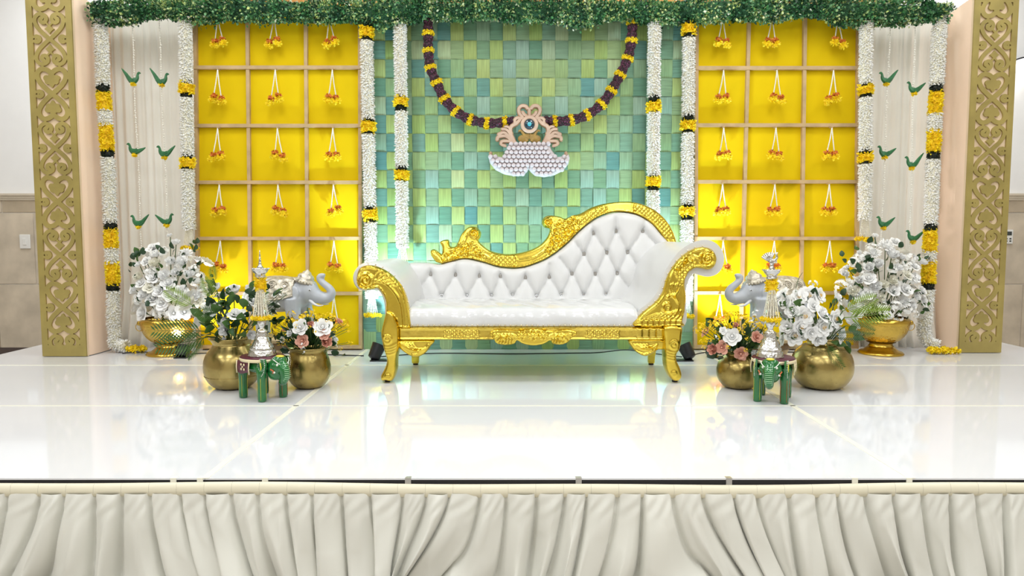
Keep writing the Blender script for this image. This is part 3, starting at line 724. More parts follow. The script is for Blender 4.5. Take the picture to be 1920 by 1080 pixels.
# ================================================================== FLOWER GARLANDS
def flower_run(kind, path, parent, rad=0.05):
    """one run of petals along a path: jasmine / marigold / dark / cluster"""
    path = np.asarray(path, dtype=float)
    if kind == 'jasmine':
        P, N, T = ring_path(path, 0.010, 18)
        D = N + T * 0.30 + RNG.normal(0, 0.16, N.shape); L = RNG.uniform(0.036, 0.046, len(P))
        V, F, R = scatter(*BUD, P + N * (rad - 0.036), D, L, RNG.random(len(P)) * 6.28)
        o = put('jasmine_run', V, F, 'jasmine', parent, rnd=R); tag(o, kind='stuff')
        b = MB(); b.tube(resample(path, 0.05, False), rad * 0.70, 12); b.build('core', 'jasmine_core', o)
    elif kind == 'marigold':
        P, N, T = ring_path(path, 0.0085, 20)
        D = N + T * RNG.normal(0, 0.45, (len(P), 1)) + RNG.normal(0, 0.15, N.shape)
        V, F, R = scatter(*PETAL, P + N * (rad - 0.034), D, RNG.uniform(0.030, 0.042, len(P)), RNG.random(len(P)) * 6.28)
        o = put('marigold_band', V, F, 'marigold', parent, rnd=R); tag(o, kind='stuff')
        MB().tube(resample(path, 0.03, False), rad * 0.72, 12).build('core', 'marigold', o)
    elif kind == 'dark':
        P, N, T = ring_path(path, 0.008, 18)
        V, F, R = scatter(*PETAL, P + N * (rad - 0.022), N + RNG.normal(0, 0.4, N.shape), RNG.uniform(0.018, 0.026, len(P)), RNG.random(len(P)) * 6.28)
        o = put('dark_leaf_band', V, F, 'darkleaf', parent, rnd=R); tag(o, kind='stuff')
        MB().tube(resample(path, 0.03, False), rad * 0.75, 10).build('core', 'darkleaf', o)
    return o
def marigold_tuft(name, c, r, n, parent, m='marigold', squash=0.7):
    D = RNG.normal(0, 1, (n, 3)); D /= np.linalg.norm(D, axis=1)[:, None]; D[:, 2] *= squash
    V, F, R = scatter(*PETAL, np.array(c) + D * r * 0.25, D + RNG.normal(0, 0.15, D.shape), r * RNG.uniform(0.65, 0.85, n), RNG.random(n) * 6.28)
    b = MB(); b.add(V, F.tolist()); b.ball(c, (r * 0.6, r * 0.6, r * 0.55 * squash), 8, 6)
    return put(name, np.concatenate(b.V), b.F, m, parent, rnd=np.r_[R, np.full(b.n - len(R), 0.3)])
def beads(path, r, step, parent, name='bead_string', m='twine', thread=0.0016):
    P = resample(path, step, False); b = MB()
    V, F, _ = scatter(*BUD, P - np.array([0, 0, r]), RNG.normal(0, 0.35, P.shape) + np.array([0, 0, -1.0]), r * 3.2, RNG.random(len(P)) * 6.28)
    V2, F2, _ = scatter(*OCTA, P, np.tile([0, 0, 1.0], (len(P), 1)), r, RNG.random(len(P)) * 6.28)
    b.add(V, F.tolist()); b.add(V2, F2.tolist()); b.tube(np.asarray(path, float), thread, 5)
    return b.build(name, m, parent, smooth=False)
YGL = 5.43
def hanging_garland(label, x_top, x_bot, runs, tail=None, Y=YGL, group='jasmine garlands hanging before the backdrop', rad=0.050):
    """runs: (kind, y0, y1) in photo rows; x drifts from x_top at y=40 to x_bot at y=600"""
    xy = lambda y: W3(x_top + (x_bot - x_top) * (y - 40) / 560.0, y, Y)
    root = thing('jasmine_garland', label, 'garland', xy(runs[-1][2]), group=group)
    for kind, a, b in runs:
        n = max(2, int((b - a) / 30) + 2)
        pts = [np.array(xy(a + (b - a) * k / (n - 1))) + np.array([0.0025 * math.sin(a + 3 * k), 0, 0]) for k in range(n)]
        r = {'jasmine': rad, 'marigold': rad * 1.22, 'dark': rad * 0.93, 'wide': rad * 1.0}[kind]
        flower_run('marigold' if kind == 'wide' else kind, pts, root, r)
    if tail:
        y0, y1, yb = tail; c = np.array(xy(y0)); e = np.array(xy(y1))
        for k in range(7):
            q = e + np.array([(k - 3) * 0.013, -0.012 * math.cos((k - 3) * 0.5), 0]); a = c + np.array([(k - 3) * 0.007, 0, 0])
            beads([a, (a + q) / 2 + np.array([0, 0, 0.002]), q], 0.0042, 0.013, root, 'tail_string', 'jasmine')
        for k in range(5): marigold_tuft('marigold_tuft', np.array(xy(yb)) + np.array([(k - 2) * 0.024, -0.012 + 0.012 * abs(k - 2), RNG.uniform(-0.006, 0.006)]), 0.026, 60, root)
    return root
J, Mg, Dk, Wd = 'jasmine', 'marigold', 'dark', 'wide'
hanging_garland('white jasmine garland with two yellow bands between yellow lattice and curtain above the palm fronds', 347, 357,
    [(J, 38, 155), (Dk, 155, 158), (Mg, 158, 174), (Dk, 174, 183), (J, 183, 290), (Dk, 290, 297), (Mg, 298, 313), (Dk, 313, 317), (J, 317, 428)], (428, 455, 465))
hanging_garland('white jasmine garland with three yellow bands hanging down behind the low sofa arm', 687, 698,
    [(Dk, 48, 52), (Mg, 53, 69), (Dk, 69, 76), (J, 76, 222), (Dk, 222, 228), (Mg, 229, 246), (Dk, 246, 251), (J, 251, 386), (Dk, 386, 393), (Mg, 394, 410), (Dk, 410, 416), (J, 416, 556)], (556, 585, 591))
hanging_garland('white jasmine garland with two yellow bands before the woven backdrop beside the low sofa end', 750, 756,
    [(J, 44, 181), (Dk, 181, 184), (Mg, 184, 197), (Dk, 197, 208), (J, 208, 311), (Dk, 311, 320), (Mg, 321, 336), (Dk, 336, 338), (J, 338, 462)], (462, 492, 498))
hanging_garland('white jasmine garland with two yellow bands before the woven backdrop above the tall sofa back', 1227, 1223,
    [(J, 42, 179), (Dk, 179, 192), (Mg, 193, 208), (Dk, 208, 210), (J, 210, 328), (Dk, 328, 333), (Mg, 334, 349), (Dk, 349, 357), (J, 357, 470)], (470, 500, 506))
hanging_garland('white jasmine garland with three yellow bands hanging down behind the tall sofa arm', 1292, 1286,
    [(Dk, 40, 46), (Mg, 47, 63), (Dk, 63, 70), (J, 70, 215), (Dk, 215, 227), (Mg, 228, 243), (Dk, 243, 248), (J, 248, 381), (Dk, 381, 388), (Mg, 389, 403), (Dk, 403, 412), (J, 412, 560)], (560, 586, 592))
hanging_garland('white jasmine garland with two yellow bands between yellow lattice and curtain above open roses', 1624, 1621,
    [(J, 40, 156), (Dk, 156, 161), (Mg, 162, 176), (Dk, 176, 182), (J, 182, 281), (Dk, 281, 288), (Mg, 289, 302), (Dk, 302, 307), (J, 307, 410)], (410, 441, 448))

def long_garland(label, pts, runs, end, Y0, tufts):
    """outer garlands: pts is the (px,py,Y) course down to the deck, runs in photo rows, end the run lying on the deck"""
    C = np.array([W3(*p) for p in pts]); pys = np.array([p[1] for p in pts])
    at = lambda y: np.array([np.interp(y, pys, C[:, k]) for k in range(3)])
    root = thing('jasmine_garland', label, 'garland', tuple(C[-1]), group='jasmine garlands hanging before the backdrop')
    for kind, a, b in runs:
        n = max(2, int((b - a) / 25) + 2)
        flower_run({'wide': 'marigold'}.get(kind, kind), [at(a + (b - a) * k / (n - 1)) for k in range(n)], root, {'jasmine': 0.052, 'dark': 0.05, 'wide': 0.054}[kind])
    if end is not None: flower_run('jasmine', cat_rom(np.array(end), 4, False), root, 0.05)
    for p in tufts: marigold_tuft('marigold_tuft', p, 0.036, 70, root)
Yo = 5.44
zf = 0.05
e0 = np.array(W3(213, 610, Yo)); fx, fy = FL(245, 657)
tx, ty = FL(265, 659)
long_garland('long white and yellow jasmine garland by the column near the wall switch plate',
    [(188, 28, Yo), (193, 160, Yo), (202, 290, Yo), (207, 420, Yo), (212, 540, Yo), (213, 610, Yo)],
    [(J, 28, 158), (Dk, 158, 173), (Wd, 174, 206), (J, 206, 234), (Wd, 234, 281), (Dk, 282, 295), (J, 295, 416), (Dk, 416, 430), (Wd, 430, 464), (J, 464, 492), (Wd, 492, 531), (Dk, 532, 545), (J, 545, 610)],
    [e0, e0 + np.array([0.005, 0, -0.06]), (fx - 0.07, 5.43, zf + 0.012), (fx, 5.42, zf), (fx + 0.02, 5.41, zf)], Yo,
    [(tx + d, 5.40 + q, 0.030) for d, q in ((-0.05, 0.0), (0.0, -0.02), (0.05, 0.0), (0.02, 0.04), (-0.03, 0.04))])
e1 = np.array(W3(1733, 612, Yo)); tx, ty = FL(1745, 658)
long_garland('long white and yellow jasmine garland by the column near the thermostat',
    [(1763, 28, Yo), (1756, 160, Yo), (1750, 290, Yo), (1745, 420, Yo), (1740, 540, Yo), (1733, 612, Yo)],
    [(J, 28, 158), (Dk, 158, 173), (Wd, 173, 212), (J, 212, 244), (Wd, 244, 284), (Dk, 285, 298), (J, 298, 419), (Dk, 419, 432), (Wd, 432, 470), (J, 470, 490), (Wd, 490, 530), (Dk, 531, 543), (J, 543, 612)],
    [e1, e1 + np.array([0.004, 0, -0.06]), (e1[0] + 0.035, 5.43, 0.075), (e1[0] + 0.085, 5.42, 0.055)], Yo,
    [(tx + d, 5.33 + q, 0.030) for d, q in ((-0.09, 0.01), (-0.045, 0.0), (0.01, 0.0), (0.055, 0.0), (0.095, 0.0), (0.03, 0.05), (-0.06, 0.05))])

# ================================================================== TASSELS ON THE LATTICE
def tassel_parts():
    r = np.random.default_rng(3); out = []
    def tuft(n, rad, sq, seed):
        D = np.random.default_rng(seed).normal(0, 1, (n, 3)); D /= np.linalg.norm(D, axis=1)[:, None]; D[:, 2] *= sq
        V, F, R = scatter(*PETAL, D * rad * 0.3, D, rad * 0.75, r.random(n) * 6.28); b = MB(); b.add(V, F.tolist()); b.ball((0, 0, 0), (rad * .6, rad * .6, rad * .5 * sq), 8, 5)
        return raw_mesh(np.concatenate(b.V), b.F, 'tuft', True, np.r_[R, np.full(b.n - len(R), 0.3)])
    om = tuft(46, 0.026, 0.75, 1); om.materials.append(MATS['orange_flower']); ym = tuft(46, 0.031, 0.6, 2); ym.materials.append(MATS['marigold'])
    return om, ym
OM, YM = tassel_parts()
def tassel(px, py_top, py_fl, label, seed):
    r = random.Random(seed); Y = YY - 0.045
    x, z = W(px, py_top, Y); x2, z2 = W(px, py_fl, Y); L = z - z2; tilt = r.uniform(-0.15, 0.15); dz = r.uniform(-0.012, 0.012)
    root = thing('flower_tassel', label, 'tassel', (x, Y, z), group='flower tassels hung on the yellow lattice')
    for s in (-1, 1):
        ex = s * 0.026 + tilt * 0.06; ez = -L + s * dz
        pts = [(x, Y, z - 0.002), (x + ex * 0.45, Y - 0.006, z + ez * 0.5), (x + ex, Y - 0.008, z + ez + 0.012)]
        b = MB(); P = resample(np.array(pts), 0.006, False)
        rr = 0.0034 + 0.0016 * np.abs(np.sin(np.arange(len(P)) * 1.25)); b.tube(P, rr, 6); b.build('string', 'twine', root)
        o = link('orange_bloom', OM, None, root, loc=(ex * 1.05, -0.010, ez - 0.004), rot=(r.uniform(-.4, .4), s * 0.35 + tilt, r.uniform(0, 6)), scale=(1.15, 1.15, 1.0))
        link('yellow_bloom', YM, None, root, loc=(ex * 1.30, -0.014, ez - 0.034), rot=(r.uniform(-.3, .3), s * 0.3 + tilt, r.uniform(0, 6)), scale=(1.2, 1.2, 1.15))
    MB().obox((x, Y + 0.018, z + 0.004), (0.012, 0.045, 0.008)).build('hook', 'lattice', root, False)
rowsL = [(28, 75, (408, 514, 617)), (130, 181, (408, 516, 623)), (240, 288, (408, 520, 624)), (346, 391, (411, 521, 625)), (451, 496, (413, 523, 626)), (554, 602, (626,))]
rowsR = [(28, 75, (1355, 1448, 1571)), (131, 180, (1357, 1457, 1563)), (239, 286, (1357, 1455, 1560)), (345, 391, (1355, 1453, 1555)), (451, 496, (1356, 1452, 1556)), (553, 597, (1350,))]
ordn = ['top', 'second', 'third', 'fourth', 'fifth', 'lowest']
for rows, cols, side in ((rowsL, ('ivory curtain', '', 'woven backdrop'), 'low'), (rowsR, ('woven backdrop', '', 'ivory curtain'), 'tall')):
    for i, (a, b, xs_) in enumerate(rows):
        for k, px in enumerate(xs_):
            kk = k if len(xs_) == 3 else (2 if side == 'low' else 0)
            c = 'middle column' if kk == 1 else 'column next to the ' + cols[kk]
            tassel(px, a, b, f'flower tassel, {ordn[i]} lattice row, {c}, by the sofa\'s {side} end', i * 7 + k + (50 if side == 'tall' else 0))

# ================================================================== LEAF BIRDS ON STRINGS
def bird_string(label, top, bot, birds):
    Y = 5.49
    a = np.array(W3(top[0], 16, Y)); b = np.array(W3(*bot, Y)); root = thing('bird_string', label, 'hanging ornament', tuple(b), group='leaf bird strings on the curtains')
    n = 12; path = [a + (b - a) * k / n + np.array([0.004 * math.sin(k), 0, 0]) for k in range(n + 1)]
    beads(path, 0.0062, 0.018, root)
    for px, py, s, up in birds:
        x, y, z = W3(px, py, Y - 0.012)
        br = MB()
        # folded palm leaf: long tail, body, bent neck and beak
        body = [(-0.085 * s, 0, 0.035 + 0.05 * up), (-0.055 * s, 0, 0.015 + 0.03 * up), (-0.02 * s, 0, -0.004), (0.01 * s, 0, -0.004), (0.030 * s, 0, 0.014), (0.034 * s, 0, 0.040), (0.044 * s, 0, 0.052), (0.058 * s, 0, 0.048)]
        rad = [0.003, 0.012, 0.019, 0.023, 0.014, 0.009, 0.010, 0.002]
        br.tube(np.array(cat_rom(np.array(body), 3, False)) + np.array((x, y, z)), np.interp(np.linspace(0, 7, 22), range(8), rad), 6, flat=0.7)
        o = br.build('leaf_bird', 'birdgreen', root, smooth=False)
        MB().obox((x - 0.012 * s, y - 0.013, z + 0.004), (0.035, 0.004, 0.016), (0, 0.5 * s, 0)).build('wing', 'birdgreen', o, False)
        marigold_tuft('marigold_seat', (x, y, z - 0.030), 0.026, 60, root, squash=0.55)
bird_string('bead string of leaf birds on the curtain next to the column by the switch plate', (246, 34), (266, 470), [(250, 150, 1, 1), (252, 283, -1, -0.2), (259, 418, -1, 0.6)])
bird_string('bead string of leaf birds next to the yellow lattice above the palm fronds', (297, 36), (316, 470), [(303, 152, 1, 1.2), (308, 288, -1, 0.5), (312, 415, 1, 0.3)])
bird_string('bead string of leaf birds next to the yellow lattice above the open roses', (1670, 36), (1652, 470), [(1662, 150, -1, 0.8), (1659, 288, -1, 0.1), (1657, 420, -1, 0.3)])
bird_string('bead string of leaf birds on the curtain next to the column by the thermostat', (1716, 30), (1706, 470), [(1714, 168, -1, 0.3), (1710, 308, -1, 1.0), (1712, 446, -1, 0.4)])

# ================================================================== PURPLE SWAG GARLANDS
YP = 5.46
def swag(label, pts, bands):
    C = cat_rom(np.array([W3(px, py, YP) for px, py in pts]), 8, False); C = resample(C, 0.006, False)
    root = thing('swag_garland', label, 'garland', tuple(C[-1]), group='purple swag garlands')
    bi = sorted(int(np.argmin(np.linalg.norm(C - np.array(W3(px, py, YP)), axis=1))) for px, py in bands)
    cuts = [0] + bi + [len(C) - 1]
    for a, b in zip(cuts[:-1], cuts[1:]):
        if b - a < 3: continue
        P = C[a:b + 1]; m = len(P); t = np.linspace(0, 1, m); rad = 0.026 + 0.008 * np.abs(np.sin(t * 2 * PI))
        bpos, N, T = ring_path(P, 0.009, 13); tt = np.repeat(np.linspace(0, 1, len(bpos) // 13), 13); rr = 0.024 + 0.009 * np.abs(np.sin(tt * 2 * PI))
        V, F, R = scatter(*OCTA, bpos + N * rr[:, None], N + RNG.normal(0, 0.4, N.shape), RNG.uniform(0.006, 0.010, len(bpos)), RNG.random(len(bpos)) * 6.28)
        o = put('purple_run', V, F, 'purple', root, rnd=R); tag(o, kind='stuff')
        MB().tube(P, rad, 10).build('core', 'purple', o)
    for i in bi:
        P = C[max(0, i - 2):i + 3]; T = P[-1] - P[0]; T /= np.linalg.norm(T); u = np.cross(T, (0, 1, 0)); u /= np.linalg.norm(u); v = np.cross(T, u)
        b = MB(); pos = np.array([C[i] + (u * math.cos(a) + v * math.sin(a)) * 0.034 + T * o for a in np.linspace(0, 2 * PI, 9)[:-1] for o in (-0.008, 0.008)])
        n = len(pos); pp = np.repeat(pos, 22, 0); D = RNG.normal(0, 1, (n * 22, 3)); D /= np.linalg.norm(D, axis=1)[:, None]
        V, F, R = scatter(*PETAL, pp, D, 0.018, RNG.random(n * 22) * 6.28)
        b.add(V, F.tolist()); b.tube([C[i] - T * 0.012, C[i] + T * 0.012], 0.034, 12)
        put('yellow_band', np.concatenate(b.V), b.F, 'marigold', root, rnd=np.r_[R, np.full(b.n - len(R), 0.4)])
swag('purple swag garland with yellow bands on the emblem\'s low sofa end side',
     [(803, 30), (803, 62), (803, 95), (807, 127), (819, 156), (833, 185), (855, 209), (882, 224), (914, 231), (946, 229), (966, 227)],
     [(803, 62), (803, 95), (807, 127), (819, 155), (833, 185), (854, 208), (882, 225), (913, 230), (947, 228)])
swag('purple swag garland with yellow bands on the emblem\'s tall sofa end side',
     [(1187, 24), (1186, 42), (1184, 76), (1177, 109), (1163, 140), (1147, 169), (1128, 195), (1102, 215), (1072, 225), (1041, 228), (1018, 226)],
     [(1186, 42), (1184, 76), (1177, 109), (1163, 140), (1147, 169), (1128, 195), (1102, 215), (1072, 225), (1041, 228)])

# ================================================================== CARVED EMBLEM
def emblem():
    Y = 5.44; k = 1398 / 220.0
    z = lambda X, Yp: W(880 + X / k, 180 + Yp / k, Y)
    c = z(710, 560)
    root = thing('carved_emblem', 'carved wooden emblem with teal jewel and white beaded body hanging on the woven backdrop', 'emblem', (c[0], Y, z(710, 980)[1]))
    x0, z0 = z(300, 700); x1, z1 = z(1120, 80); res = 0.0028
    nx, nz = int((x1 - x0) / res), int((z1 - z0) / res)
    gx, gz = np.meshgrid(x0 + np.arange(nx) * res, z0 + np.arange(nz) * res); G = np.stack([gx.ravel(), gz.ravel()], 1)
    f = np.full(len(G), 1.0); xm = z(715, 0)[0]
    def stroke(pts, w):
        nonlocal f
        Q = cat_rom(np.array([z(*p) for p in pts]), 5, False)
        for M_ in (Q, np.stack([2 * xm - Q[:, 0], Q[:, 1]], 1)): f = np.minimum(f, line_dist(G, M_) - w)
    stroke([(650, 275), (600, 215), (590, 160), (620, 125), (665, 125), (690, 150)], 0.0095)             # top horns
    stroke([(640, 275), (580, 265), (545, 285), (540, 320)], 0.009); stroke([(600, 290), (560, 330), (500, 370), (490, 440), (520, 520), (540, 560)], 0.011)
    stroke([(520, 545), (450, 540), (390, 545), (380, 580), (430, 600)], 0.009)                          # lower curls
    stroke([(500, 530), (430, 480), (350, 490), (335, 520)], 0.010); stroke([(490, 510), (420, 440), (350, 460)], 0.009); stroke([(500, 480), (450, 410), (395, 400)], 0.009); stroke([(505, 450), (470, 380), (430, 370)], 0.007)
    stroke([(690, 250), (650, 225), (635, 200)], 0.009); stroke([(715, 240), (715, 190), (715, 165)], 0.009)
    f = np.minimum(f, np.hypot(G[:, 0] - z(715, 345)[0], G[:, 1] - z(715, 345)[1]) - 0.060)
    V, F = plate(f.reshape(nz, nx), x0, z0, res, Y - 0.022, Y + 0.012)
    o = put('scroll_frame', V, F, 'palewood', root, smooth=False); bevel(o, 0.003, 1)
    # darker back layer peeping out as the carved edge
    f2 = f - 0.006; f2[G[:, 1] < z(0, 585)[1]] = 1
    V, F = plate(f2.reshape(nz, nx), x0, z0, res, Y - 0.012, Y + 0.02); put('back_layer', V, F, 'carvedwood', root, smooth=False)
    jc = z(715, 345)
    cx, cz = jc; rot = Matrix.Translation((cx, Y - 0.022, cz)) @ Matrix.Rotation(PI / 2, 4, 'X')
    MB().lathe([(0.066, -0.006), (0.066, 0.006), (0.058, 0.014), (0.044, 0.016), (0.038, 0.010)], 40).xf(rot).build('disc', 'palewood', root, auto=50)
    d = MB().lathe([(0.040, 0.0), (0.038, 0.014), (0.028, 0.022), (0.012, 0.026), (0.001, 0.027)], 32).xf(rot).build('jewel', 'jewel', root)
    MB().ball((cx, Y - 0.048, cz), (0.016, 0.006, 0.016), 16, 10).build('jewel_centre', 'jewel_core', d)  # small teal dome set at the middle of the dark jewel
    for s in (-1, 1):                                   # the pair of facing birds under the disc
        b = MB(); q = lambda X, Yp, dy=0: np.array([xm + s * (xm - z(X, Yp)[0]), Y - 0.02 - dy, z(X, Yp)[1]])
        b.tube(cat_rom([q(690, 548), q(660, 500), q(640, 450), q(610, 415), q(585, 430)], 4, False), np.interp(np.linspace(0, 1, 17), [0, .5, 1], [0.018, 0.011, 0.005]), 8)
        b.ball(q(640, 515), (0.040, 0.014, 0.030), 12, 8)
        b.build('carved_bird', 'ochrewood', root)
        for j in range(7):
            a = 0.25 + j * 0.22; p0 = q(650, 530); L = 0.062 + 0.012 * math.sin(j)
            p1 = p0 + np.array([-s * -1 * 0 - s * math.cos(a) * -L * -1, -0.004, math.sin(a) * L])
            MB().tube([p0, (p0 + p1) / 2 + np.array([0, -0.006, 0.004]), p1], [0.005, 0.0075, 0.002], 6).build('feather', 'ochrewood', root)
    # beaded white body: two upturned lobes
    lobe = [(470, 560), (715, 550), (715, 960), (690, 900), (640, 950), (540, 955), (420, 935), (310, 880), (245, 800), (228, 730), (250, 690), (300, 715), (390, 730), (445, 650)]
    full = lobe + [(1430 - x, y) for x, y in lobe[:1:-1]]
    poly = np.array([z(*p) for p in [(470, 560), (950, 560), (985, 650), (1040, 730), (1130, 715), (1180, 690), (1195, 740), (1180, 810), (1120, 890), (1010, 945), (890, 968), (780, 950), (730, 905), (705, 870), (690, 905), (640, 950), (540, 955), (420, 935), (310, 880), (245, 800), (228, 730), (250, 690), (300, 715), (390, 730), (445, 650)]])
    hb = lambda P, d: round_edge(d, 0.03) * 0.8
    V, F = relief(poly, lambda P: np.full(len(P), Y - 0.004), 0.02, hb, 0.008); put('body_core', V, F, 'beadwhite', root)
    sp = 54 / k / 1340 * Y * 1.0; lo, hi = poly.min(0), poly.max(0); pts = []
    r = 0
    zz = hi[1] - sp * 0.3
    while zz > lo[1]:
        xx = lo[0] + (sp / 2 if r % 2 else 0)
        while xx < hi[0]: pts.append((xx, zz - 0.045 * ((abs(xx - xm) / 0.31) ** 2) * 0 )); xx += sp
        zz -= sp * 0.92; r += 1
    P = np.array(pts); P = P[inside(P, poly)]; d = line_dist(P, poly, True); P = P[d > sp * 0.22]; d = d[d > sp * 0.22]
    b = MB()
    for (px_, pz_), h in zip(P, hb(P, d)): b.ball((px_ + random.uniform(-.0012, .0012), Y - 0.008 - h, pz_ + random.uniform(-.0012, .0012)), sp * 0.53, 8, 6)
    tag(b.build('beads', 'beadwhite', root), kind='stuff')
    for X in (255, 1150):
        p = z(X, 690); MB().ball((p[0], Y - 0.012, p[1]), (0.014, 0.014, 0.018), 10, 8).build('wooden_tip', 'carvedwood', root)
emblem()

# ================================================================== THE SOFA
def sofa():
    k8 = 1920 / 740.0; YF = 4.315
    s8 = lambda x, y: (640 + x / k8, 360 + y / k8)
    s5 = lambda x, y: (640 + x / 3.6, 430 + y / 3.6)
    s6 = lambda x, y: (1140 + x / 3.6, 430 + y / 3.6)
    lean = lambda z: 5.0 + 0.20 * (z - 0.45)
    root = thing('chaise_sofa', 'white tufted leather chaise sofa with carved gold frame and one tall scrolled end', 'sofa', (0.12, 4.65, 0))
    flat = lambda Y: (lambda P: np.full(len(P), Y))
    def pl(f, pts, Y): return np.array([W(*f(*p), Y) for p in pts])
    def gold(name, outline, Y, thick, hf, res=0.006, m='goldfoil', parent=root):
        V, F = relief(outline, flat(Y), thick, hf, res); o = put(name, V, F, m, parent); auto_smooth(o, 55); return o
    def spiral(P, c, R, pitch, amp, sgn=1):
        dx, dz = P[:, 0] - c[0], P[:, 1] - c[1]; r = np.hypot(dx, dz); a = np.arctan2(dz, dx) * sgn
        w = np.clip((R - r) / (R * 0.12), 0, 1); return w * (amp * np.cos(2 * PI * (r / pitch) - a) + amp) + w * 0.006
    def ridge(P, pts, w, amp):
        d = line_dist(P, pts); return amp * np.exp(-(d / w) ** 2)
    def rim(d, at=0.012, w=0.005, amp=0.005): return amp * np.exp(-((d - at) / w) ** 2)
    def lattice(P, pts, pitch, amp, ang=PI / 4):
        q = inside(P, np.array(pts)); c, s = math.cos(ang), math.sin(ang)
        u = (P[:, 0] * c + P[:, 1] * s) / pitch; v = (-P[:, 0] * s + P[:, 1] * c) / pitch
        return q * amp * (np.abs(np.sin(PI * u)) * np.abs(np.sin(PI * v)))
    # ---- upholstered arms (rolled, run from front to back)
    def arm(name, prof, y0, y1, shift, wr, seed):
        O = resample(cat_rom(prof, 6), 0.016); n = len(O); c = O.mean(0); r = np.random.default_rng(seed); V = []
        ts = [0, 0.03, 0.08] + list(np.linspace(0.14, 1, 20))
        nrm = np.roll(O, -1, 0) - np.roll(O, 1, 0); nrm = np.stack([nrm[:, 1], -nrm[:, 0]], 1); nrm /= np.linalg.norm(nrm, axis=1)[:, None] + 1e-9
        ph = np.arange(n) * 0.016
        for t in ts:
            ins = 0.018 * (1 - min(1, t / 0.08)) ** 2
            w = wr * math.sin(PI * min(1, max(0, (t - 0.05) / 0.95))) * np.sin(ph * 30 + 4 * math.sin(t * 5)) * (0.5 + 0.5 * np.sin(ph * 7 + 9 * t))
            Q = O + nrm * (-ins + w)[:, None] + np.array([shift * t, 0])
            V.append(np.stack([Q[:, 0], np.full(n, y0 + (y1 - y0) * t), Q[:, 1]], 1))
        m = len(ts); F = [(i * n + j, i * n + (j + 1) % n, (i + 1) * n + (j + 1) % n, (i + 1) * n + j) for i in range(m - 1) for j in range(n)]
        F += [tuple(range(n))[::-1], tuple(range((m - 1) * n, m * n))]
        me = MB().add(np.concatenate(V), F).build(name, 'leather', root); auto_smooth(me, 50); return O
    profL = pl(s5, [(463, 662), (457, 560), (440, 465), (402, 365), (340, 285), (255, 236), (180, 222), (112, 240), (72, 292), (68, 350), (95, 402), (145, 420), (205, 414), (248, 424), (278, 500), (284, 580), (300, 662)], YF + 0.02)
    arm('left_arm_pad', profL, YF + 0.015, 5.10, 0.03, 0.0022, 3)
    profR = pl(s6, [(180, 662), (208, 575), (285, 510), (340, 445), (372, 370), (398, 300), (440, 228), (505, 152), (585, 105), (655, 90), (715, 110), (757, 165), (760, 225), (730, 280), (675, 300), (620, 290), (575, 278), (535, 315), (505, 400), (505, 500), (480, 655)], YF + 0.02)
    arm('right_arm_pad', profR, YF + 0.015, 5.12, -0.10, 0.0034, 4)
    # ---- gold arm fronts
    cL = W(*s5(165, 345), YF); oL = cat_rom(pl(s5, [(463, 662), (460, 570), (440, 470), (400, 380), (330, 300), (250, 255), (180, 243), (122, 268), (102, 335), (116, 388), (165, 410), (215, 404), (245, 398), (278, 432), (302, 490), (305, 560), (340, 580), (372, 620), (387, 662)], YF), 5)
    innerL = pl(s5, [(250, 395), (300, 410), (350, 480), (372, 560), (380, 640)], YF)
    leavesL = [pl(s5, [(215 + 26 * i, 330 + 10 * i), (240 + 28 * i, 290 + 17 * i), (275 + 30 * i, 268 + 24 * i)], YF) for i in range(6)]
    def hL(P, d):
        h = round_edge(d, 0.016) + rim(d) + spiral(P, cL, 0.056, 0.0185, 0.0045)
        h += ridge(P, cat_rom(pl(s5, [(235, 345), (300, 360), (370, 430), (410, 520), (425, 660)], YF), 5, False), 0.006, 0.007)
        for q in leavesL: h += ridge(P, cat_rom(q, 4, False), 0.0035, 0.006)
        return h
    gold('arm_scroll', oL, YF, 0.05, hL, 0.0055)
    cR = W(*s6(668, 200), YF)
    oR = cat_rom(pl(s6, [(185, 656), (205, 592), (250, 548), (320, 492), (368, 425), (395, 335), (440, 250), (500, 182), (570, 136), (640, 120), (703, 138), (732, 195), (718, 248), (678, 272), (630, 264), (588, 262), (545, 290), (520, 340), (518, 400), (524, 450), (517, 540), (502, 620), (492, 656)], YF), 5)
    hook = cat_rom(pl(s6, [(395, 455), (420, 440), (450, 460), (470, 500), (460, 545), (425, 565), (385, 560), (365, 530), (380, 500), (405, 500), (415, 520), (405, 535)], YF), 5, False)
    leaf_t = [cat_rom(pl(s6, [(445, 455), (415 + 14 * i, 410 - 6 * (i % 2)), (420 + 16 * i, 370 - 8 * (i % 2))], YF), 4, False) for i in range(5)]
    fan = [cat_rom(pl(s6, [(330 + 26 * i, 570 - 4 * i), (290 + 30 * i, 585), (240 + 34 * i, 605)], YF), 4, False) for i in range(8)]
    feath = [cat_rom(pl(s6, [(600 - 22 * i, 190 + 14 * i), (540 - 16 * i, 165 + 22 * i), (500 - 10 * i, 190 + 28 * i)], YF), 4, False) for i in range(5)]
    scaleR = pl(s6, [(440, 270), (520, 200), (590, 220), (590, 258), (540, 290), (515, 345), (505, 380), (455, 330)], YF)
    blk = pl(s6, [(195, 608), (500, 608), (492, 650), (185, 650)], YF)
    def hR(P, d):
        h = round_edge(d, 0.016) + rim(d) + spiral(P, cR, 0.055, 0.0185, 0.0045, -1) + ridge(P, hook, 0.006, 0.010)
        h += lattice(P, scaleR, 0.021, 0.009)
        for q in leaf_t: h += ridge(P, q, 0.004, 0.007)
        for q in fan: h += ridge(P, q, 0.005, 0.008)
        for q in feath: h += ridge(P, q, 0.0045, 0.008)
        b = inside(P, blk); h += b * 0.010 * np.abs(np.sin((P[:, 0] - blk[0][0]) / 0.034 * PI)) ** 0.6
        return h
    gold('arm_scroll', oR, YF, 0.05, hR, 0.0055)
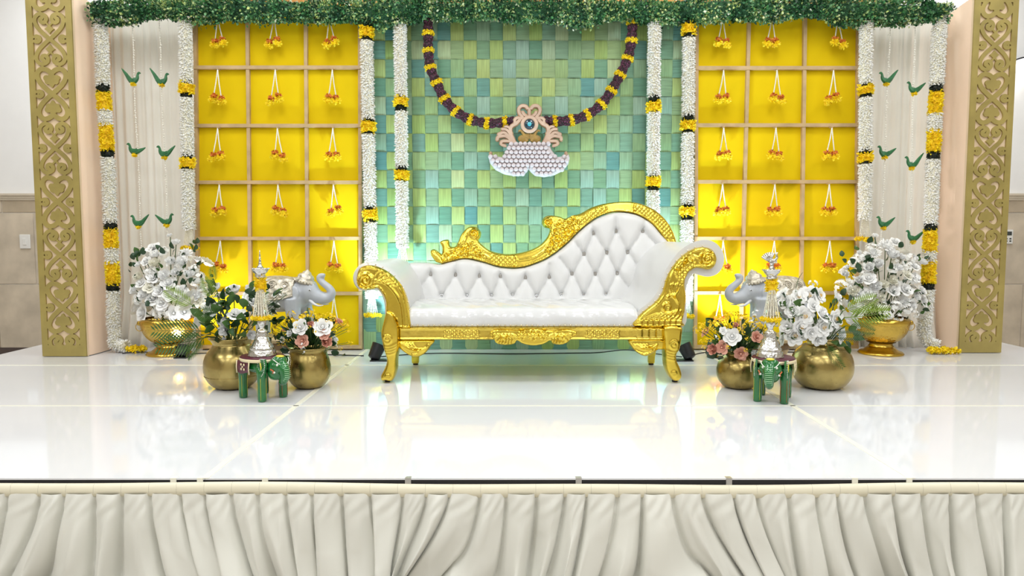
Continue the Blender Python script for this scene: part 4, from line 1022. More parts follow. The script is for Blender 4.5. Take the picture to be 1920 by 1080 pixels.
    # ---- legs
    def leg(name, f, pts, Y, thick, orn, res=0.006):
        O = pl(f, pts, Y); zmin = 0.014; O[:, 1] = np.where(O[:, 1] < zmin, zmin, O[:, 1]); lo = O[:, 1].min(); O[:, 1] -= (lo - zmin) * np.clip(1 - (O[:, 1] - lo) / 0.1, 0, 1)
        rings = [(W(*f(x, y), Y), r) for x, y, r in orn]
        def h(P, d):
            q = round_edge(d, 0.022) * 1.3 + rim(d, 0.009, 0.004, 0.003)
            for c, r in rings:
                dd = np.hypot(P[:, 0] - c[0], P[:, 1] - c[1]); q += 0.005 * np.exp(-((dd - r) / 0.005) ** 2) + 0.006 * np.exp(-(dd / (r * 0.5)) ** 2)
            for j in range(4):
                zc = rings[0][0][1] - 0.045 - 0.016 * j; q += 0.003 * np.exp(-((P[:, 1] - zc - 6 * (P[:, 0] - rings[0][0][0]) ** 2) / 0.004) ** 2)
            return q
        V, F = relief(cat_rom(O, 5), flat(Y), thick, h, res); o = put('leg', V, F, 'goldfoil', root); auto_smooth(o, 55)
        b = O[O[:, 1] < 0.03]; cx = b[:, 0].mean()
        MB().lathe([(0.016, 0.0), (0.018, 0.004), (0.018, 0.022)], 14, (cx, Y + 0.03, 0)).build('glide', 'black', o)
    leg('leg', s5, [(308, 545), (345, 562), (375, 620), (387, 665), (387, 790), (373, 880), (370, 950), (345, 1020), (300, 1036), (274, 1030), (268, 990), (296, 935), (308, 880), (286, 800), (270, 710), (285, 630), (303, 560)], YF - 0.012, 0.075, [(315, 738, 0.024), (320, 992, 0.014)])
    leg('leg', s6, [(376, 655), (490, 655), (496, 720), (484, 800), (462, 840), (460, 880), (488, 945), (496, 990), (476, 1026), (440, 1028), (410, 985), (386, 920), (380, 820), (376, 745)], YF - 0.012, 0.075, [(440, 775, 0.024), (437, 970, 0.014)])
    YBk = 4.90
    for cx_, top, foot in ((W(779, 660, YBk)[0], 0.045, 0.032), (W(1221, 660, YBk)[0], 0.045, 0.030)):
        o = MB().add([(cx_ + sx * w, YBk + sy * w, z) for z, w in ((0.012, foot * 0.75), (0.06, foot * 0.8), (0.20, top), (0.30, top)) for sx, sy in ((-1, -1), (1, -1), (1, 1), (-1, 1))],
                 [(i * 4 + j, i * 4 + (j + 1) % 4, i * 4 + 4 + (j + 1) % 4, i * 4 + 4 + j) for i in range(3) for j in range(4)] + [(3, 2, 1, 0), (12, 13, 14, 15)]).build('leg', 'goldfoil', root, False)
        bevel(o, 0.008); MB().lathe([(0.018, 0), (0.018, 0.013)], 12, (cx_, YBk, 0)).build('glide', 'black', o)
    # ---- front rail with carving
    xr0, zt_ = W(*s8(280, 656), YF); xr1, zb_ = W(*s8(1440, 720), YF)
    rail = np.array([(xr0, zb_), (xr1 + 0.16, zb_), (xr1 + 0.16, zt_), (xr0, zt_)])
    zq = lambda x: W(*s8(x, 690), YF)[0]; zm = (zt_ + zb_) / 2; hgt = zt_ - zb_
    pat = [[(zq(a), zb_ + 0.016), (zq(b), zb_ + 0.016), (zq(b), zt_ - 0.016), (zq(a), zt_ - 0.016)] for a, b in ((500, 672), (1187, 1352))]
    def hr(P, d):
        dz = np.minimum(P[:, 1] - zb_, zt_ - P[:, 1])
        h = round_edge(d, 0.008) + 0.006 * np.exp(-((dz - 0.008) / 0.005) ** 2)
        for q in pat: h += lattice(P, q, 0.0165, 0.010)
        e = (P[:, 0] > zq(1435)) * (dz > 0.014); h += e * 0.012 * np.abs(np.sin((P[:, 0] - zq(1435)) / 0.042 * PI)) ** 0.8
        return h
    V, F = relief(rail, flat(YF + 0.004), 0.05, hr, 0.0065); auto_smooth(put('front_rail', V, F, 'goldflat', root), 55)
    # centre carving: three daisies among acanthus leaves
    oc = cat_rom(pl(s8, [(722, 690), (740, 672), (790, 668), (850, 672), (900, 668), (935, 664), (975, 668), (1030, 674), (1090, 668), (1135, 676), (1145, 692), (1120, 706), (1105, 728), (1070, 742), (1030, 738), (1015, 722), (985, 738), (935, 746), (885, 738), (855, 722), (840, 738), (795, 744), (755, 735), (742, 715)], YF), 4)
    fl = [(W(*s8(x, 694), YF), r) for x, r in ((878, 0.028), (932, 0.031), (982, 0.028))]
    lv = [cat_rom(pl(s8, [(850 - 16 * i, 700), (820 - 18 * i, 690 + 8 * (i % 2)), (790 - 14 * i, 712 + 6 * (i % 3))], YF), 4, False) for i in range(5)]
    lv += [cat_rom(pl(s8, [(1010 + 16 * i, 700), (1040 + 18 * i, 690 + 8 * (i % 2)), (1070 + 14 * i, 712 + 6 * (i % 3))], YF), 4, False) for i in range(5)]
    lv += [cat_rom(pl(s8, [(s + q * 14, 712), (s + q * 14 - 6, 728), (s + q * 16 - 16, 738)], YF), 3, False) for s in (780, 1030) for q in range(5)]
    def hc(P, d):
        h = round_edge(d, 0.008)
        for c, r in fl:
            dx, dz = P[:, 0] - c[0], P[:, 1] - c[1]; rr = np.hypot(dx, dz); a = np.arctan2(dz, dx)
            h = np.where(rr < r, np.maximum(h, 0.008 + 0.009 * np.abs(np.cos(a * 4)) ** 0.7 * np.clip(rr / r * 2, 0, 1) + 0.014 * np.exp(-(rr / (r * 0.28)) ** 2)), h)
        for q in lv: h += ridge(P, q, 0.0045, 0.007)
        return h
    gold('rail_carving', oc, YF - 0.005, 0.016, hc, 0.0045)
    # ---- corner brackets
    def hb(f, lines):
        L_ = [cat_rom(pl(f, l, YF), 4, False) for l in lines]
        def g(P, d):
            h = round_edge(d, 0.014)
            for q in L_: h += ridge(P, q, 0.005, 0.007)
            return h
        return g
    gold('corner_bracket', cat_rom(pl(s5, [(380, 752), (388, 800), (440, 845), (500, 866), (560, 842), (600, 792), (622, 752), (500, 748)], YF), 4), YF + 0.02, 0.03,
         hb(s5, [[(400 + 20 * i, 775), (450 + 18 * i, 800 + 6 * i), (520 + 10 * i, 820 - 4 * i)] for i in range(5)] + [[(480, 850), (540, 830), (590, 780)]]))
    gold('corner_bracket', cat_rom(pl(s6, [(145, 748), (165, 800), (205, 840), (260, 860), (318, 832), (342, 816), (380, 810), (380, 748), (260, 744)], YF), 4), YF + 0.02, 0.03,
         hb(s6, [[(175 + 22 * i, 780), (220 + 22 * i, 800 + 5 * i), (290 + 10 * i, 800 - 5 * i)] for i in range(5)] + [[(180, 815), (240, 845), (310, 825)]]))
    # ---- seat: box under the cushion, side and back rails
    zc0 = W(*s8(900, 566), YF + 0.03)[1]
    MB().box(xr0 + 0.03, xr1 + 0.14, YF + 0.05, 5.02, zb_ + 0.01, zt_ + 0.02).build('seat_frame', 'goldflat', root, False)
    def cushion():
        xl, xr = W(*s8(338, 600), YF + 0.02)[0] - 0.02, W(*s8(1448, 600), YF + 0.02)[0] - 0.01
        nx, ny = 150, 44; V = []; rg = np.random.default_rng(5)
        prof = [(0.0, zt_ + 0.002)] + [(0.0 - 0.012 * math.sin(PI * t), zt_ + (zc0 - 0.02 - zt_) * t) for t in np.linspace(0.1, 1, 7)] + [(0.012, zc0 - 0.004), (0.035, zc0 + 0.004)] + \
               [(0.035 + 0.66 * t, zc0 + 0.004 + 0.020 * math.sin(PI * min(1, t * 1.25)) ** 0.8) for t in np.linspace(0.05, 1, 26)]
        for q, (dy, z) in enumerate(prof):
            for i in range(nx + 1):
                u = i / nx; x = xl + (xr - xl) * u; e = min(u, 1 - u) * nx
                wv = 0.0028 * math.sin(x * 21 + z * 40 + dy * 17) * math.sin(x * 5.3 + dy * 11) + 0.0016 * math.sin(x * 63 + dy * 37)
                top = q > 8
                V.append((x, YF + 0.012 + dy + (0 if top else wv), z + (wv if top else 0) - 0.018 * math.exp(-e / 1.2)))
        m = len(prof); F = [(q * (nx + 1) + i, q * (nx + 1) + i + 1, (q + 1) * (nx + 1) + i + 1, (q + 1) * (nx + 1) + i) for q in range(m - 1) for i in range(nx)]
        put('seat_cushion', V, F, 'plastic', root)
        return xl, xr
    xl, xr = cushion()
    # ---- nailhead rows
    nb = MB(); xs_ = np.linspace(xl + 0.03, xr - 0.01, 42)
    for x in xs_: nb.ball((x, YF + 0.004, zt_ + 0.010), (0.0052, 0.004, 0.0052), 8, 5)
    for O, rng_ in ((resample(cat_rom(pl(s5, [(466, 640), (462, 560), (444, 465), (404, 372), (335, 290), (255, 246), (180, 234)], YF), 5, False), 0.045, False), 0), (resample(cat_rom(pl(s6, [(200, 590), (250, 540), (318, 484), (362, 420), (390, 330), (436, 244), (496, 174), (568, 128), (640, 112)], YF), 5, False), 0.045, False), 0)):
        for x, z in O: nb.ball((x, YF + 0.006, z), (0.0046, 0.004, 0.0046), 8, 5)
    tag(nb.build('nailheads', 'nail', root), kind='stuff')
    # ---- tufted back
    WLp = lambda pts: np.array([WL(*s8(*p), lean) for p in pts])
    topline = [(335, 345), (420, 345), (480, 352), (530, 340), (600, 326), (680, 340), (760, 364), (850, 372), (930, 355), (1010, 320), (1090, 260), (1150, 200), (1220, 142), (1290, 110), (1350, 100), (1430, 112), (1500, 150), (1550, 206), (1600, 262), (1625, 330)]
    tl = cat_rom(WLp(topline), 5, False)
    O = np.vstack([tl, [(tl[-1][0] - 0.1, 0.41), (tl[0][0], 0.41)]])[::-1]
    rows = [[(1224, 200), (1333, 190), (1461, 190)], [(1178, 301), (1288, 294), (1388, 292)],
            [(438, 398), (558, 401), (673, 406), (774, 407), (895, 414), (1010, 412), (1120, 396), (1232, 397), (1338, 394)],
            [(490, 503), (612, 503), (732, 503), (833, 499), (949, 505), (1068, 498), (1176, 498), (1283, 495)]]
    B = [WLp(r) for r in rows]
    cre = []
    for a, b in ((0, 1), (1, 2), (2, 3)):
        for p, P_ in zip(rows[a], B[a]):
            for q, Q_ in zip(rows[b], B[b]):
                if 20 < abs(p[0] - q[0]) < 85: cre.append((P_, Q_))
    for p in [(438, 398), (558, 401), (673, 406), (774, 407), (895, 414), (1010, 412)]: cre.append(tuple(WLp([p, (p[0], p[1] - 62)])))
    for p in rows[0]: cre.append(tuple(WLp([p, (p[0] + (p[0] - 1340) * 0.15, p[1] - 75)])))
    cre += [tuple(WLp([(1120, 396), (1060, 320)])), tuple(WLp([(1178, 301), (1130, 240)])), tuple(WLp([(1388, 292), (1450, 380)])), tuple(WLp([(1461, 190), (1560, 290)])), tuple(WLp([(438, 398), (380, 470)])), tuple(WLp([(1338, 394), (1400, 470)])), tuple(WLp([(1388, 292), (1461, 190)]))]
    BB = np.vstack(B)
    def ht(P, d):
        db = np.min(np.hypot(P[:, None, 0] - BB[None, :, 0], P[:, None, 1] - BB[None, :, 1]), axis=1)
        dc = seg_dist(P, np.array([c[0] for c in cre]), np.array([c[1] for c in cre]))
        h = round_edge(d, 0.05) * 0.9 + 0.02
        h -= 0.020 * np.exp(-dc / 0.012) * np.clip(d / 0.04, 0.15, 1) + 0.024 * np.exp(-(db / 0.022) ** 2)
        return h + 0.010 * np.clip(np.minimum(dc, 0.05) / 0.05, 0, 1) ** 0.7
    yl = lambda P: lean(P[:, 1])
    V, F = relief(O, yl, 0.07, ht, 0.0095); back = put('backrest', V, F, 'leather', root)
    for q, (x, z) in enumerate(BB):
        h = ht(np.array([[x, z]]), np.array([0.1]))[0]; y = lean(z) - h - 0.010
        rot = Matrix.Translation((x, y, z)) @ Matrix.Rotation(PI / 2, 4, 'X')
        MB().lathe([(0.0175, -0.008), (0.0175, 0.005), (0.014, 0.009)], 14).lathe([(0.011, 0.006), (0.007, 0.0125), (0.0005, 0.013)], 8).xf(rot).build('crystal_button', 'crystal', back, False)
    # ---- carved crest
    up = [(462, 340), (440, 312), (435, 288), (450, 278), (472, 290), (490, 302), (492, 270), (482, 242), (520, 232), (528, 262), (552, 266), (568, 245), (585, 205), (618, 172), (655, 170), (678, 195), (676, 222), (668, 238), (690, 262), (730, 288), (800, 302), (880, 294), (955, 266), (998, 225), (1014, 182), (988, 172), (976, 148), (988, 122), (1018, 114), (1060, 120), (1088, 130), (1120, 116), (1165, 104), (1220, 74), (1290, 55), (1370, 47), (1440, 54), (1515, 84), (1568, 128), (1606, 185), (1626, 240), (1640, 290)]
    low = [(1595, 300), (1575, 245), (1545, 200), (1497, 148), (1430, 110), (1350, 98), (1290, 107), (1222, 138), (1150, 197), (1090, 257), (1010, 317), (930, 353), (850, 370), (760, 362), (680, 338), (600, 325), (530, 340), (492, 350)]
    OC = np.vstack([cat_rom(WLp(up), 4, False), cat_rom(WLp(low), 4, False)])
    c1, c2 = WLp([(648, 202)])[0], WLp([(1003, 146)])[0]
    lats = [WLp(q) for q in ([(732, 300), (850, 312), (850, 356), (760, 350), (725, 330)], [(1160, 128), (1268, 70), (1280, 92), (1210, 130), (1165, 165)], [(1425, 62), (1510, 92), (1565, 136), (1602, 190), (1612, 225), (1575, 225), (1540, 175), (1480, 120), (1420, 92)])]
    rid = [cat_rom(WLp(q), 4, False) for q in ([(500, 335), (560, 305), (600, 270), (630, 240)], [(520, 330), (590, 300), (640, 280)], [(560, 270), (600, 240), (615, 205), (640, 185)], [(600, 290), (645, 300), (690, 300), (720, 320)],
        [(1010, 300), (1030, 250), (1030, 200), (1040, 150)], [(1040, 280), (1060, 220), (1050, 170)], [(1060, 260), (1090, 210), (1080, 160)], [(1080, 240), (1130, 190), (1120, 140)], [(1110, 215), (1150, 165), (1150, 130)], [(860, 330), (930, 318), (985, 285), (1010, 245)],
        [(445, 295), (470, 315), (490, 340)], [(460, 285), (485, 310), (500, 335)], [(640, 320), (660, 290), (700, 320)], [(1282, 62), (1290, 100)], [(1415, 55), (1412, 100)])]
    ros = [(WLp([p])[0], r) for p, r in (((1128, 132), 0.030), ((1040, 225), 0.026), ((620, 250), 0.026), ((520, 300), 0.020))]
    lowc = cat_rom(WLp(low), 4, False)
    carve = [WLp(q) for q in ([(990, 300), (1020, 190), (1060, 130), (1140, 120), (1160, 180), (1080, 260)], [(500, 345), (500, 300), (580, 260), (640, 240), (690, 290), (700, 330), (600, 315)])]
    def hcr(P, d):
        h = round_edge(d, 0.020) * 1.1 + spiral(P, c1, 0.036, 0.016, 0.005, -1) + spiral(P, c2, 0.034, 0.016, 0.005)
        dl = line_dist(P, lowc); h += 0.008 * np.exp(-((dl - 0.010) / 0.005) ** 2)
        for q in lats: h += lattice(P, q, 0.022, 0.010)
        for q in rid: h += ridge(P, q, 0.0055, 0.009)
        for c, r in ros:
            dx, dz = P[:, 0] - c[0], P[:, 1] - c[1]; rr = np.hypot(dx, dz); a = np.arctan2(dz, dx)
            h = np.where(rr < r, np.maximum(h, 0.016 + 0.008 * np.abs(np.cos(a * 4)) + 0.010 * np.exp(-(rr / (r * 0.3)) ** 2)), h)
        for q in carve:
            ins = inside(P, q); h += ins * 0.006 * np.sin(P[:, 0] * 330 + 3 * np.sin(P[:, 1] * 160)) * np.sin(P[:, 1] * 290 + 2 * np.sin(P[:, 0] * 140))
        return h
    V, F = relief(OC, lambda P: lean(P[:, 1]) - 0.018, 0.06, hcr, 0.0055); auto_smooth(put('crest_rail', V, F, 'goldfoil', root), 55)
    # back board closing the rear
    V, F = relief(O, lambda P: lean(P[:, 1]) + 0.071, 0.012, lambda P, d: 0 * d, 0.05); put('back_panel', V, F, 'leather', root, smooth=False)
sofa()

# ================================================================== FLOWER AND LEAF MESHES (shared)
def petal_grid(b, r, H, a0, wid, cup, curl, nu=4, nv=4, base=0.18):
    V = []
    for j in range(nv + 1):
        v = j / nv
        for i in range(nu + 1):
            u = -1 + 2 * i / nu; w = wid * math.sin(PI * (0.20 + 0.56 * v)) ** 0.5
            a = a0 + u * w
            rho = r * (base + (1 - base) * v ** cup) + curl * r * max(0, v - 0.65) ** 1.3 * 3 * (1 - 0.3 * u * u)
            z = H * v - 0.20 * H * u * u * v - curl * 0.45 * r * max(0, v - 0.75) * 2
            e = 1 - 0.20 * u * u * v; V.append((rho * math.cos(a) * e, rho * math.sin(a) * e, z))
    n = nu + 1; b.add(V, [(j * n + i, j * n + i + 1, (j + 1) * n + i + 1, (j + 1) * n + i) for j in range(nv) for i in range(nu)])
def rose_mesh(kind, seed):
    r = random.Random(seed); b = MB()
    L = {'rose': [(0.12, 0.92, 3, 0.25, 0.2), (0.28, 0.90, 3, 0.28, 0.5), (0.48, 0.80, 4, 0.34, 0.55), (0.74, 0.56, 5, 0.48, 0.5)],
         'open': [(0.28, 0.52, 5, 0.4, 0.4), (0.52, 0.58, 6, 0.45, 0.5), (0.80, 0.42, 7, 0.55, 0.42)],
         'ball': [(0.16, 1.06, 3, 0.25, 0.3), (0.36, 1.04, 4, 0.25, 0.25), (0.60, 0.94, 5, 0.28, 0.15), (0.86, 0.72, 6, 0.32, 0.05)],
         'cup': [(0.30, 1.2, 3, 0.3, 0.0), (0.48, 1.18, 4, 0.32, 0.04), (0.64, 1.12, 5, 0.36, 0.06), (0.80, 1.02, 6, 0.42, 0.14)],
         'mum': [(0.20, 0.80, 8, 0.5, 0.0), (0.36, 0.80, 10, 0.5, 0.04), (0.54, 0.74, 13, 0.55, 0.08), (0.74, 0.62, 16, 0.65, 0.10), (0.96, 0.44, 18, 0.75, 0.12)]}[kind]
    for r_, H, n, cup, curl in L:
        o = r.random() * 6
        for k in range(n):
            petal_grid(b, r_ * r.uniform(0.90, 1.10), H * 0.72 * r.uniform(0.90, 1.08), o + 2 * PI * k / n + r.uniform(-0.1, 0.1), (PI / n) * (1.35 if kind != 'mum' else 0.8), cup, curl, 4 if kind != 'mum' else 2, 4)
    b.lathe([(0.02, -0.10), (0.20, -0.06), (0.26, 0.06), (0.15, 0.22)], 8)
    if kind in ('rose', 'ball', 'cup'): b.ball((0, 0, 0.42), (0.17, 0.17, 0.30), 8, 6)
    return b.mesh(kind)
ROSE = {k: [rose_mesh(k, s) for s in (1, 2, 3)] for k in ('rose', 'open', 'ball', 'cup', 'mum')}
def copies(kind, m):
    out = []
    for me in ROSE[kind]:
        c = me.copy(); c.materials.append(MATS[m]); out.append(c)
    return out
FM = {(k, m): copies(k, m) for k, m in (('rose', 'rosewhite'), ('rose', 'rosecream'), ('rose', 'rosepink'), ('open', 'rosewhite'), ('ball', 'rosewhite'), ('ball', 'rosecream'), ('cup', 'rosewhite'), ('mum', 'rosewhite'), ('cup', 'rosepink'))}
def stamen_mesh():
    r = np.random.default_rng(2); b = MB(); n = 26; a = r.random(n) * 6.28; q = np.sqrt(r.random(n)) * 0.22
    for x, y in zip(q * np.cos(a), q * np.sin(a)):
        b.tube([(x * 0.4, y * 0.4, 0.05), (x, y, 0.33)], 0.010, 4); b.ball((x, y, 0.34), 0.026, 5, 4)
    me = b.mesh('stamens'); me.materials.append(MATS['stamen']); return me
STAM = stamen_mesh()
def leaf_mesh(w=0.34, droop=0.25):
    b = MB(); V = []; n = 7
    for j in range(n + 1):
        v = j / n; ww = w * math.sin(PI * v ** 0.85) ** 0.8 + 0.01
        for u in (-1, 0, 1): V.append((u * ww / 1.0, 0.05 * abs(u) * math.sin(PI * v), v)); V[-1] = (V[-1][0], V[-1][1] - droop * v * v + 0.12 * abs(u) * ww, v * (1 - 0.1 * v))
    return b.add(V, [(j * 3 + i, j * 3 + i + 1, (j + 1) * 3 + i + 1, (j + 1) * 3 + i) for j in range(n) for i in range(2)])
def with_mat(me, m): me.materials.append(MATS[m]); return me
LEAF = {m: with_mat(leaf_mesh().mesh('leaf'), m) for m in ('leafdark', 'leafmid', 'leaflime')}
BLADE = {m: with_mat(leaf_mesh(0.055, 0.35).mesh('blade'), m) for m in ('leafdark', 'leafmid')}
def frond_mesh():
    b = MB(); n = 15; mid = [np.array((0, -0.30 * (k / n) ** 2, k / n)) for k in range(n + 1)]
    b.tube(mid, np.linspace(0.012, 0.004, n + 1), 5)
    for k in range(2, n + 1):
        for s in (-1, 1):
            L = 0.34 * math.sin(PI * (0.15 + 0.75 * k / n)) + 0.06; p = mid[k]; d = np.array((s * 0.80, -0.10, 0.62)); d /= np.linalg.norm(d)
            q = np.cross(d, (0, 1, 0)); q /= np.linalg.norm(q); w = 0.021
            b.add([p, p + d * L * 0.45 + q * w + (0, 0.004, 0), p + d * L + (0, -0.04, 0), p + d * L * 0.45 - q * w + (0, 0.004, 0)], [(0, 1, 2, 3)])
    return b.mesh('frond', False)
FROND = {m: with_mat(frond_mesh(), m) for m in ('leafdark', 'leafmid', 'leaflime')}
def cluster_mesh(n, m, seed, open_=1.0):
    r = np.random.default_rng(seed); b = MB()
    for k in range(n):
        d = r.normal(0, 1, 3); d[2] = abs(d[2]) + 0.1; d /= np.linalg.norm(d); c = d * (0.75 + 0.2 * r.random()); u, v, dd = frames(np.array([d])); u, v = u[0], v[0]; a0 = r.random() * 6
        for q in range(5 if open_ < 0.9 else 4):
            a = a0 + q * 2 * PI / (5 if open_ < 0.9 else 4); e = math.cos(a) * u + math.sin(a) * v; f_ = -math.sin(a) * u + math.cos(a) * v; R = 0.30
            b.add([c, c + e * R * 0.6 + f_ * R * 0.5 + d * 0.05, c + e * R + d * 0.02, c + e * R * 0.6 - f_ * R * 0.5 + d * 0.05], [(0, 1, 2, 3)])
        if k % 3 == 0: b.tube([(0, 0, -0.1), c * 0.5, c], 0.02, 4)
    me = b.mesh('blossoms', False); me.materials.append(MATS[m]); return me
CLUS = {'white': [cluster_mesh(26, 'whitebloom', s) for s in (1, 2)], 'star': [cluster_mesh(7, 'whitebloom', 5, 0.5)], 'yellow': [cluster_mesh(9, 'yellowbloom', s, 0.5) for s in (3, 4)]}

def quat_to(d, spin): return (Vector(d).to_track_quat('Z', 'Y') @ Euler((0, 0, spin)).to_quaternion()).to_euler()
class Bouquet:
    """one arrangement stuck in a vessel: flowers, leaves and stems are its parts"""
    def __init__(s, label, base, seed, depth, centre, rad):
        s.b = Vector(base); s.r = random.Random(seed); s.depth = depth; s.c = centre; s.R = rad
        s.root = thing('flower_bouquet', label, 'bouquet', base)
    def spot(s, px, py, lift=0.0):
        """photo position -> place on the dome of the arrangement"""
        q = math.hypot((px - s.c[0]) / s.R[0], (py - s.c[1]) / s.R[1]); dome = s.depth * math.sqrt(max(0.0, 1 - min(q, 1) ** 2))
        return Vector(W3(px, py, s.b.y - dome - lift))
    def out(s, p, fw=0.7):
        c = Vector((s.b.x, s.b.y, s.b.z + 0.02)); d = (p - c).normalized()
        return (d + Vector((0, -fw, 0.0)) + Vector((s.r.uniform(-.15, .15), 0, s.r.uniform(-.15, .15)))).normalized()
    def obj(s, name, me, p, d, sc, spin=None, parent=None):
        return link(name, me, None, parent or s.root, loc=tuple(p - s.b), rot=quat_to(d, s.r.random() * 6 if spin is None else spin), scale=(sc, sc, sc))
    def flower(s, px, py, rpx, kind='rose', m='rosewhite', d=None, lift=0.0, name=None):
        p = s.spot(px, py, lift); R = rpx * p.y / FPX * 1.14; d = Vector(d) if d else s.out(p); d.normalize()
        p = p - d * R * 0.45
        o = s.obj(name or ('rose' if kind != 'mum' else 'chrysanthemum'), s.r.choice(FM[(kind, m)]), p, d, R)
        if kind == 'open': link('stamens', STAM, None, o)
        s.stem(p, 0.0032)
        return o
    def stem(s, p, rad=0.003, m='stem'):
        a = s.b + Vector((s.r.uniform(-.03, .03), s.r.uniform(-.03, .03), -0.06)); mid = a.lerp(p, 0.55) + Vector((0, 0, 0.02))
        MB().tube(cat_rom(np.array([a[:], mid[:], p[:]]), 5, False), rad, 5).build('stem', m, s.root)
    def leaf(s, p, d, L, m='leafdark', kind=LEAF, name='leaf'): return s.obj(name, kind[m], Vector(p), Vector(d), L)
    def leaves(s, n, L, box, ms=('leafdark', 'leafdark', 'leafmid'), back=0.03):
        for _ in range(n):
            px, py = s.r.uniform(box[0], box[2]), s.r.uniform(box[1], box[3]); q = math.hypot((px - s.c[0]) / s.R[0], (py - s.c[1]) / s.R[1])
            if q > 1.08: continue
            p = s.spot(px, py, -back); d = s.out(p, 0.3) + Vector((s.r.uniform(-.6, .6), s.r.uniform(-.3, .3), s.r.uniform(-.4, .6)))
            s.leaf(p, d, L * s.r.uniform(0.7, 1.25), s.r.choice(ms))
    def backfill(s, n, rr, kinds):
        for _ in range(n):
            a = s.r.uniform(0.15, PI - 0.15); px = s.c[0] + s.R[0] * 0.8 * math.cos(a); py = s.c[1] + s.R[1] * s.r.uniform(-0.7, 0.6); x, _, z = W3(px, py, s.b.y)
            p = Vector((x, s.b.y + s.depth * 0.25 * math.sin(a), z)); k, m = s.r.choice(kinds)
            s.obj('rose', s.r.choice(FM[(k, m)]), p, (p - s.b), rr * s.r.uniform(0.8, 1.1))

# ================================================================== VESSELS
def pot(name, label, px, Yc, prof_px, m, n=48, lip='brass', cat='pot', group=None):
    """prof_px: (half width px, height px above deck) at depth Yc, from the bottom up; inner wall added"""
    k = Yc / FPX; X = W(px, 690, Yc)[0]; pr = cat_rom(np.array([(max(a * k, 0.001), b * k) for a, b in prof_px]), 5, False)
    root = thing(name, label, cat, (X, Yc, 0), group=group)
    inner = [(max(r - 0.006, 0.001), z) for r, z in pr[::-1][: int(len(pr) * 0.75)]]
    b = MB().lathe(list(map(tuple, pr)) + inner, n, (X, Yc, 0)); b.build('vessel', m, root)
    return root, X, pr
def ring_part(name, root, X, Y, z, R, r, m='brass', n=40): MB().tube([(X + R * math.cos(a), Y + R * math.sin(a), z) for a in np.linspace(0, 2 * PI, n, endpoint=False)], r, 8, closed=True).build(name, m, root)
YP1 = 4.17; kp = YP1 / FPX
root, XA, _ = pot('brass_pot', 'large round brass pot with wide lipped neck beside the green elephant stool', 436, YP1, [(16, 0), (34, 3), (48, 20), (52, 40), (48, 62), (37, 78), (34, 84), (38, 92), (40, 95)], 'brass')
ring_part('lip', root, XA, YP1, 95 * kp, 39.5 * kp, 0.006); ring_part('shoulder_line', root, XA, YP1, 25 * kp, 50.4 * kp, 0.0016)
root, XB, _ = pot('brass_pot', 'large squat brass pot with narrow neck holding open white roses', 1541, YP1, [(20, 0), (38, 4), (52, 22), (56, 42), (51, 64), (38, 79), (29, 84), (28, 90), (30, 94)], 'brass')
ring_part('lip', root, XB, YP1, 94 * kp, 29.5 * kp, 0.005); ring_part('shoulder_line', root, XB, YP1, 74 * kp, 43.5 * kp, 0.0016)
root, XC, _ = pot('brass_pot', 'small worn brass pot holding pink and white roses beside the low sofa arm', 579, YP1, [(12, 0), (26, 3), (38, 18), (41, 36), (38, 54), (34, 66), (34, 72), (37, 77)], 'brass_old')
ring_part('lip', root, XC, YP1, 77 * kp, 36.5 * kp, 0.005)
root, XD, _ = pot('brass_pot', 'small squat brass pot holding pink and white roses beside the tall sofa arm', 1385, YP1, [(14, 0), (28, 3), (38, 16), (41, 32), (37, 48), (28, 59), (23, 63), (26, 68)], 'brass_old')
ring_part('lip', root, XD, YP1, 68 * kp, 25.5 * kp, 0.004)
def urn(px, py, label):
    x, y = FL(px, py); k = y / FPX; root = thing('pedestal_urn', label, 'urn', (x, y, 0))
    P = lambda q: [(a * k, b * k) for a, b in q]
    MB().lathe(P([(39, 0), (40, 2), (37, 5), (31, 7), (26, 11), (22, 15)]), 48, (x, y, 0)).build('foot', 'urnrib', root)
    n = 96; a = np.linspace(0, 2 * PI, n, endpoint=False); V = []                                   # fluted collar above the foot
    for r_, z in P([(22, 14), (19, 18), (20, 21), (25, 23)]):
        rr = r_ * (1 + 0.035 * np.abs(np.sin(a * 24))); V.append(np.stack([x + rr * np.cos(a), y + rr * np.sin(a), np.full(n, z)], 1))
    MB().add(np.concatenate(V), [(i * n + j, i * n + (j + 1) % n, (i + 1) * n + (j + 1) % n, (i + 1) * n + j) for i in range(3) for j in range(n)]).build('fluted_collar', 'urnrib', root)
    pr = cat_rom(np.array(P([(21, 22), (32, 28), (42, 40), (47, 54), (47.5, 62), (44, 66)])), 5, False)
    MB().lathe(list(map(tuple, pr)) + P([(41, 66), (38, 50), (2, 40)]), 56, (x, y, 0)).build('bowl', 'urngold', root)
    V = []
    for r_, z in P([(47.8, 58), (49, 62), (48, 66), (44, 69), (41, 70)]):
        rr = r_ * (1 + 0.02 * np.abs(np.sin(a * 22 + z * 260))); V.append(np.stack([x + rr * np.cos(a), y + rr * np.sin(a), np.full(n, z)], 1))
    MB().add(np.concatenate(V), [(i * n + j, i * n + (j + 1) % n, (i + 1) * n + (j + 1) % n, (i + 1) * n + j) for i in range(4) for j in range(n)]).build('rope_rim', 'urnrib', root)
    for s in (-1, 1):                                                    # lion-ring handles
        hx = x + s * 40 * k; hy = y - 27 * k
        MB().ball((hx, hy, 62 * k), (0.018, 0.014, 0.018), 10, 8).build('handle_boss', 'urnrib', root)
        ring = [(hx + 0.028 * math.cos(t) * 0.9 - s * 0.006, hy - 0.016 - 0.006 * math.sin(t), 55 * k + 0.028 * math.sin(t)) for t in np.linspace(0, 2 * PI, 22, endpoint=False)]
        MB().tube(ring, 0.0028, 6, closed=True).build('ring_handle', 'urnrib', root)
    return x, y, 64 * k
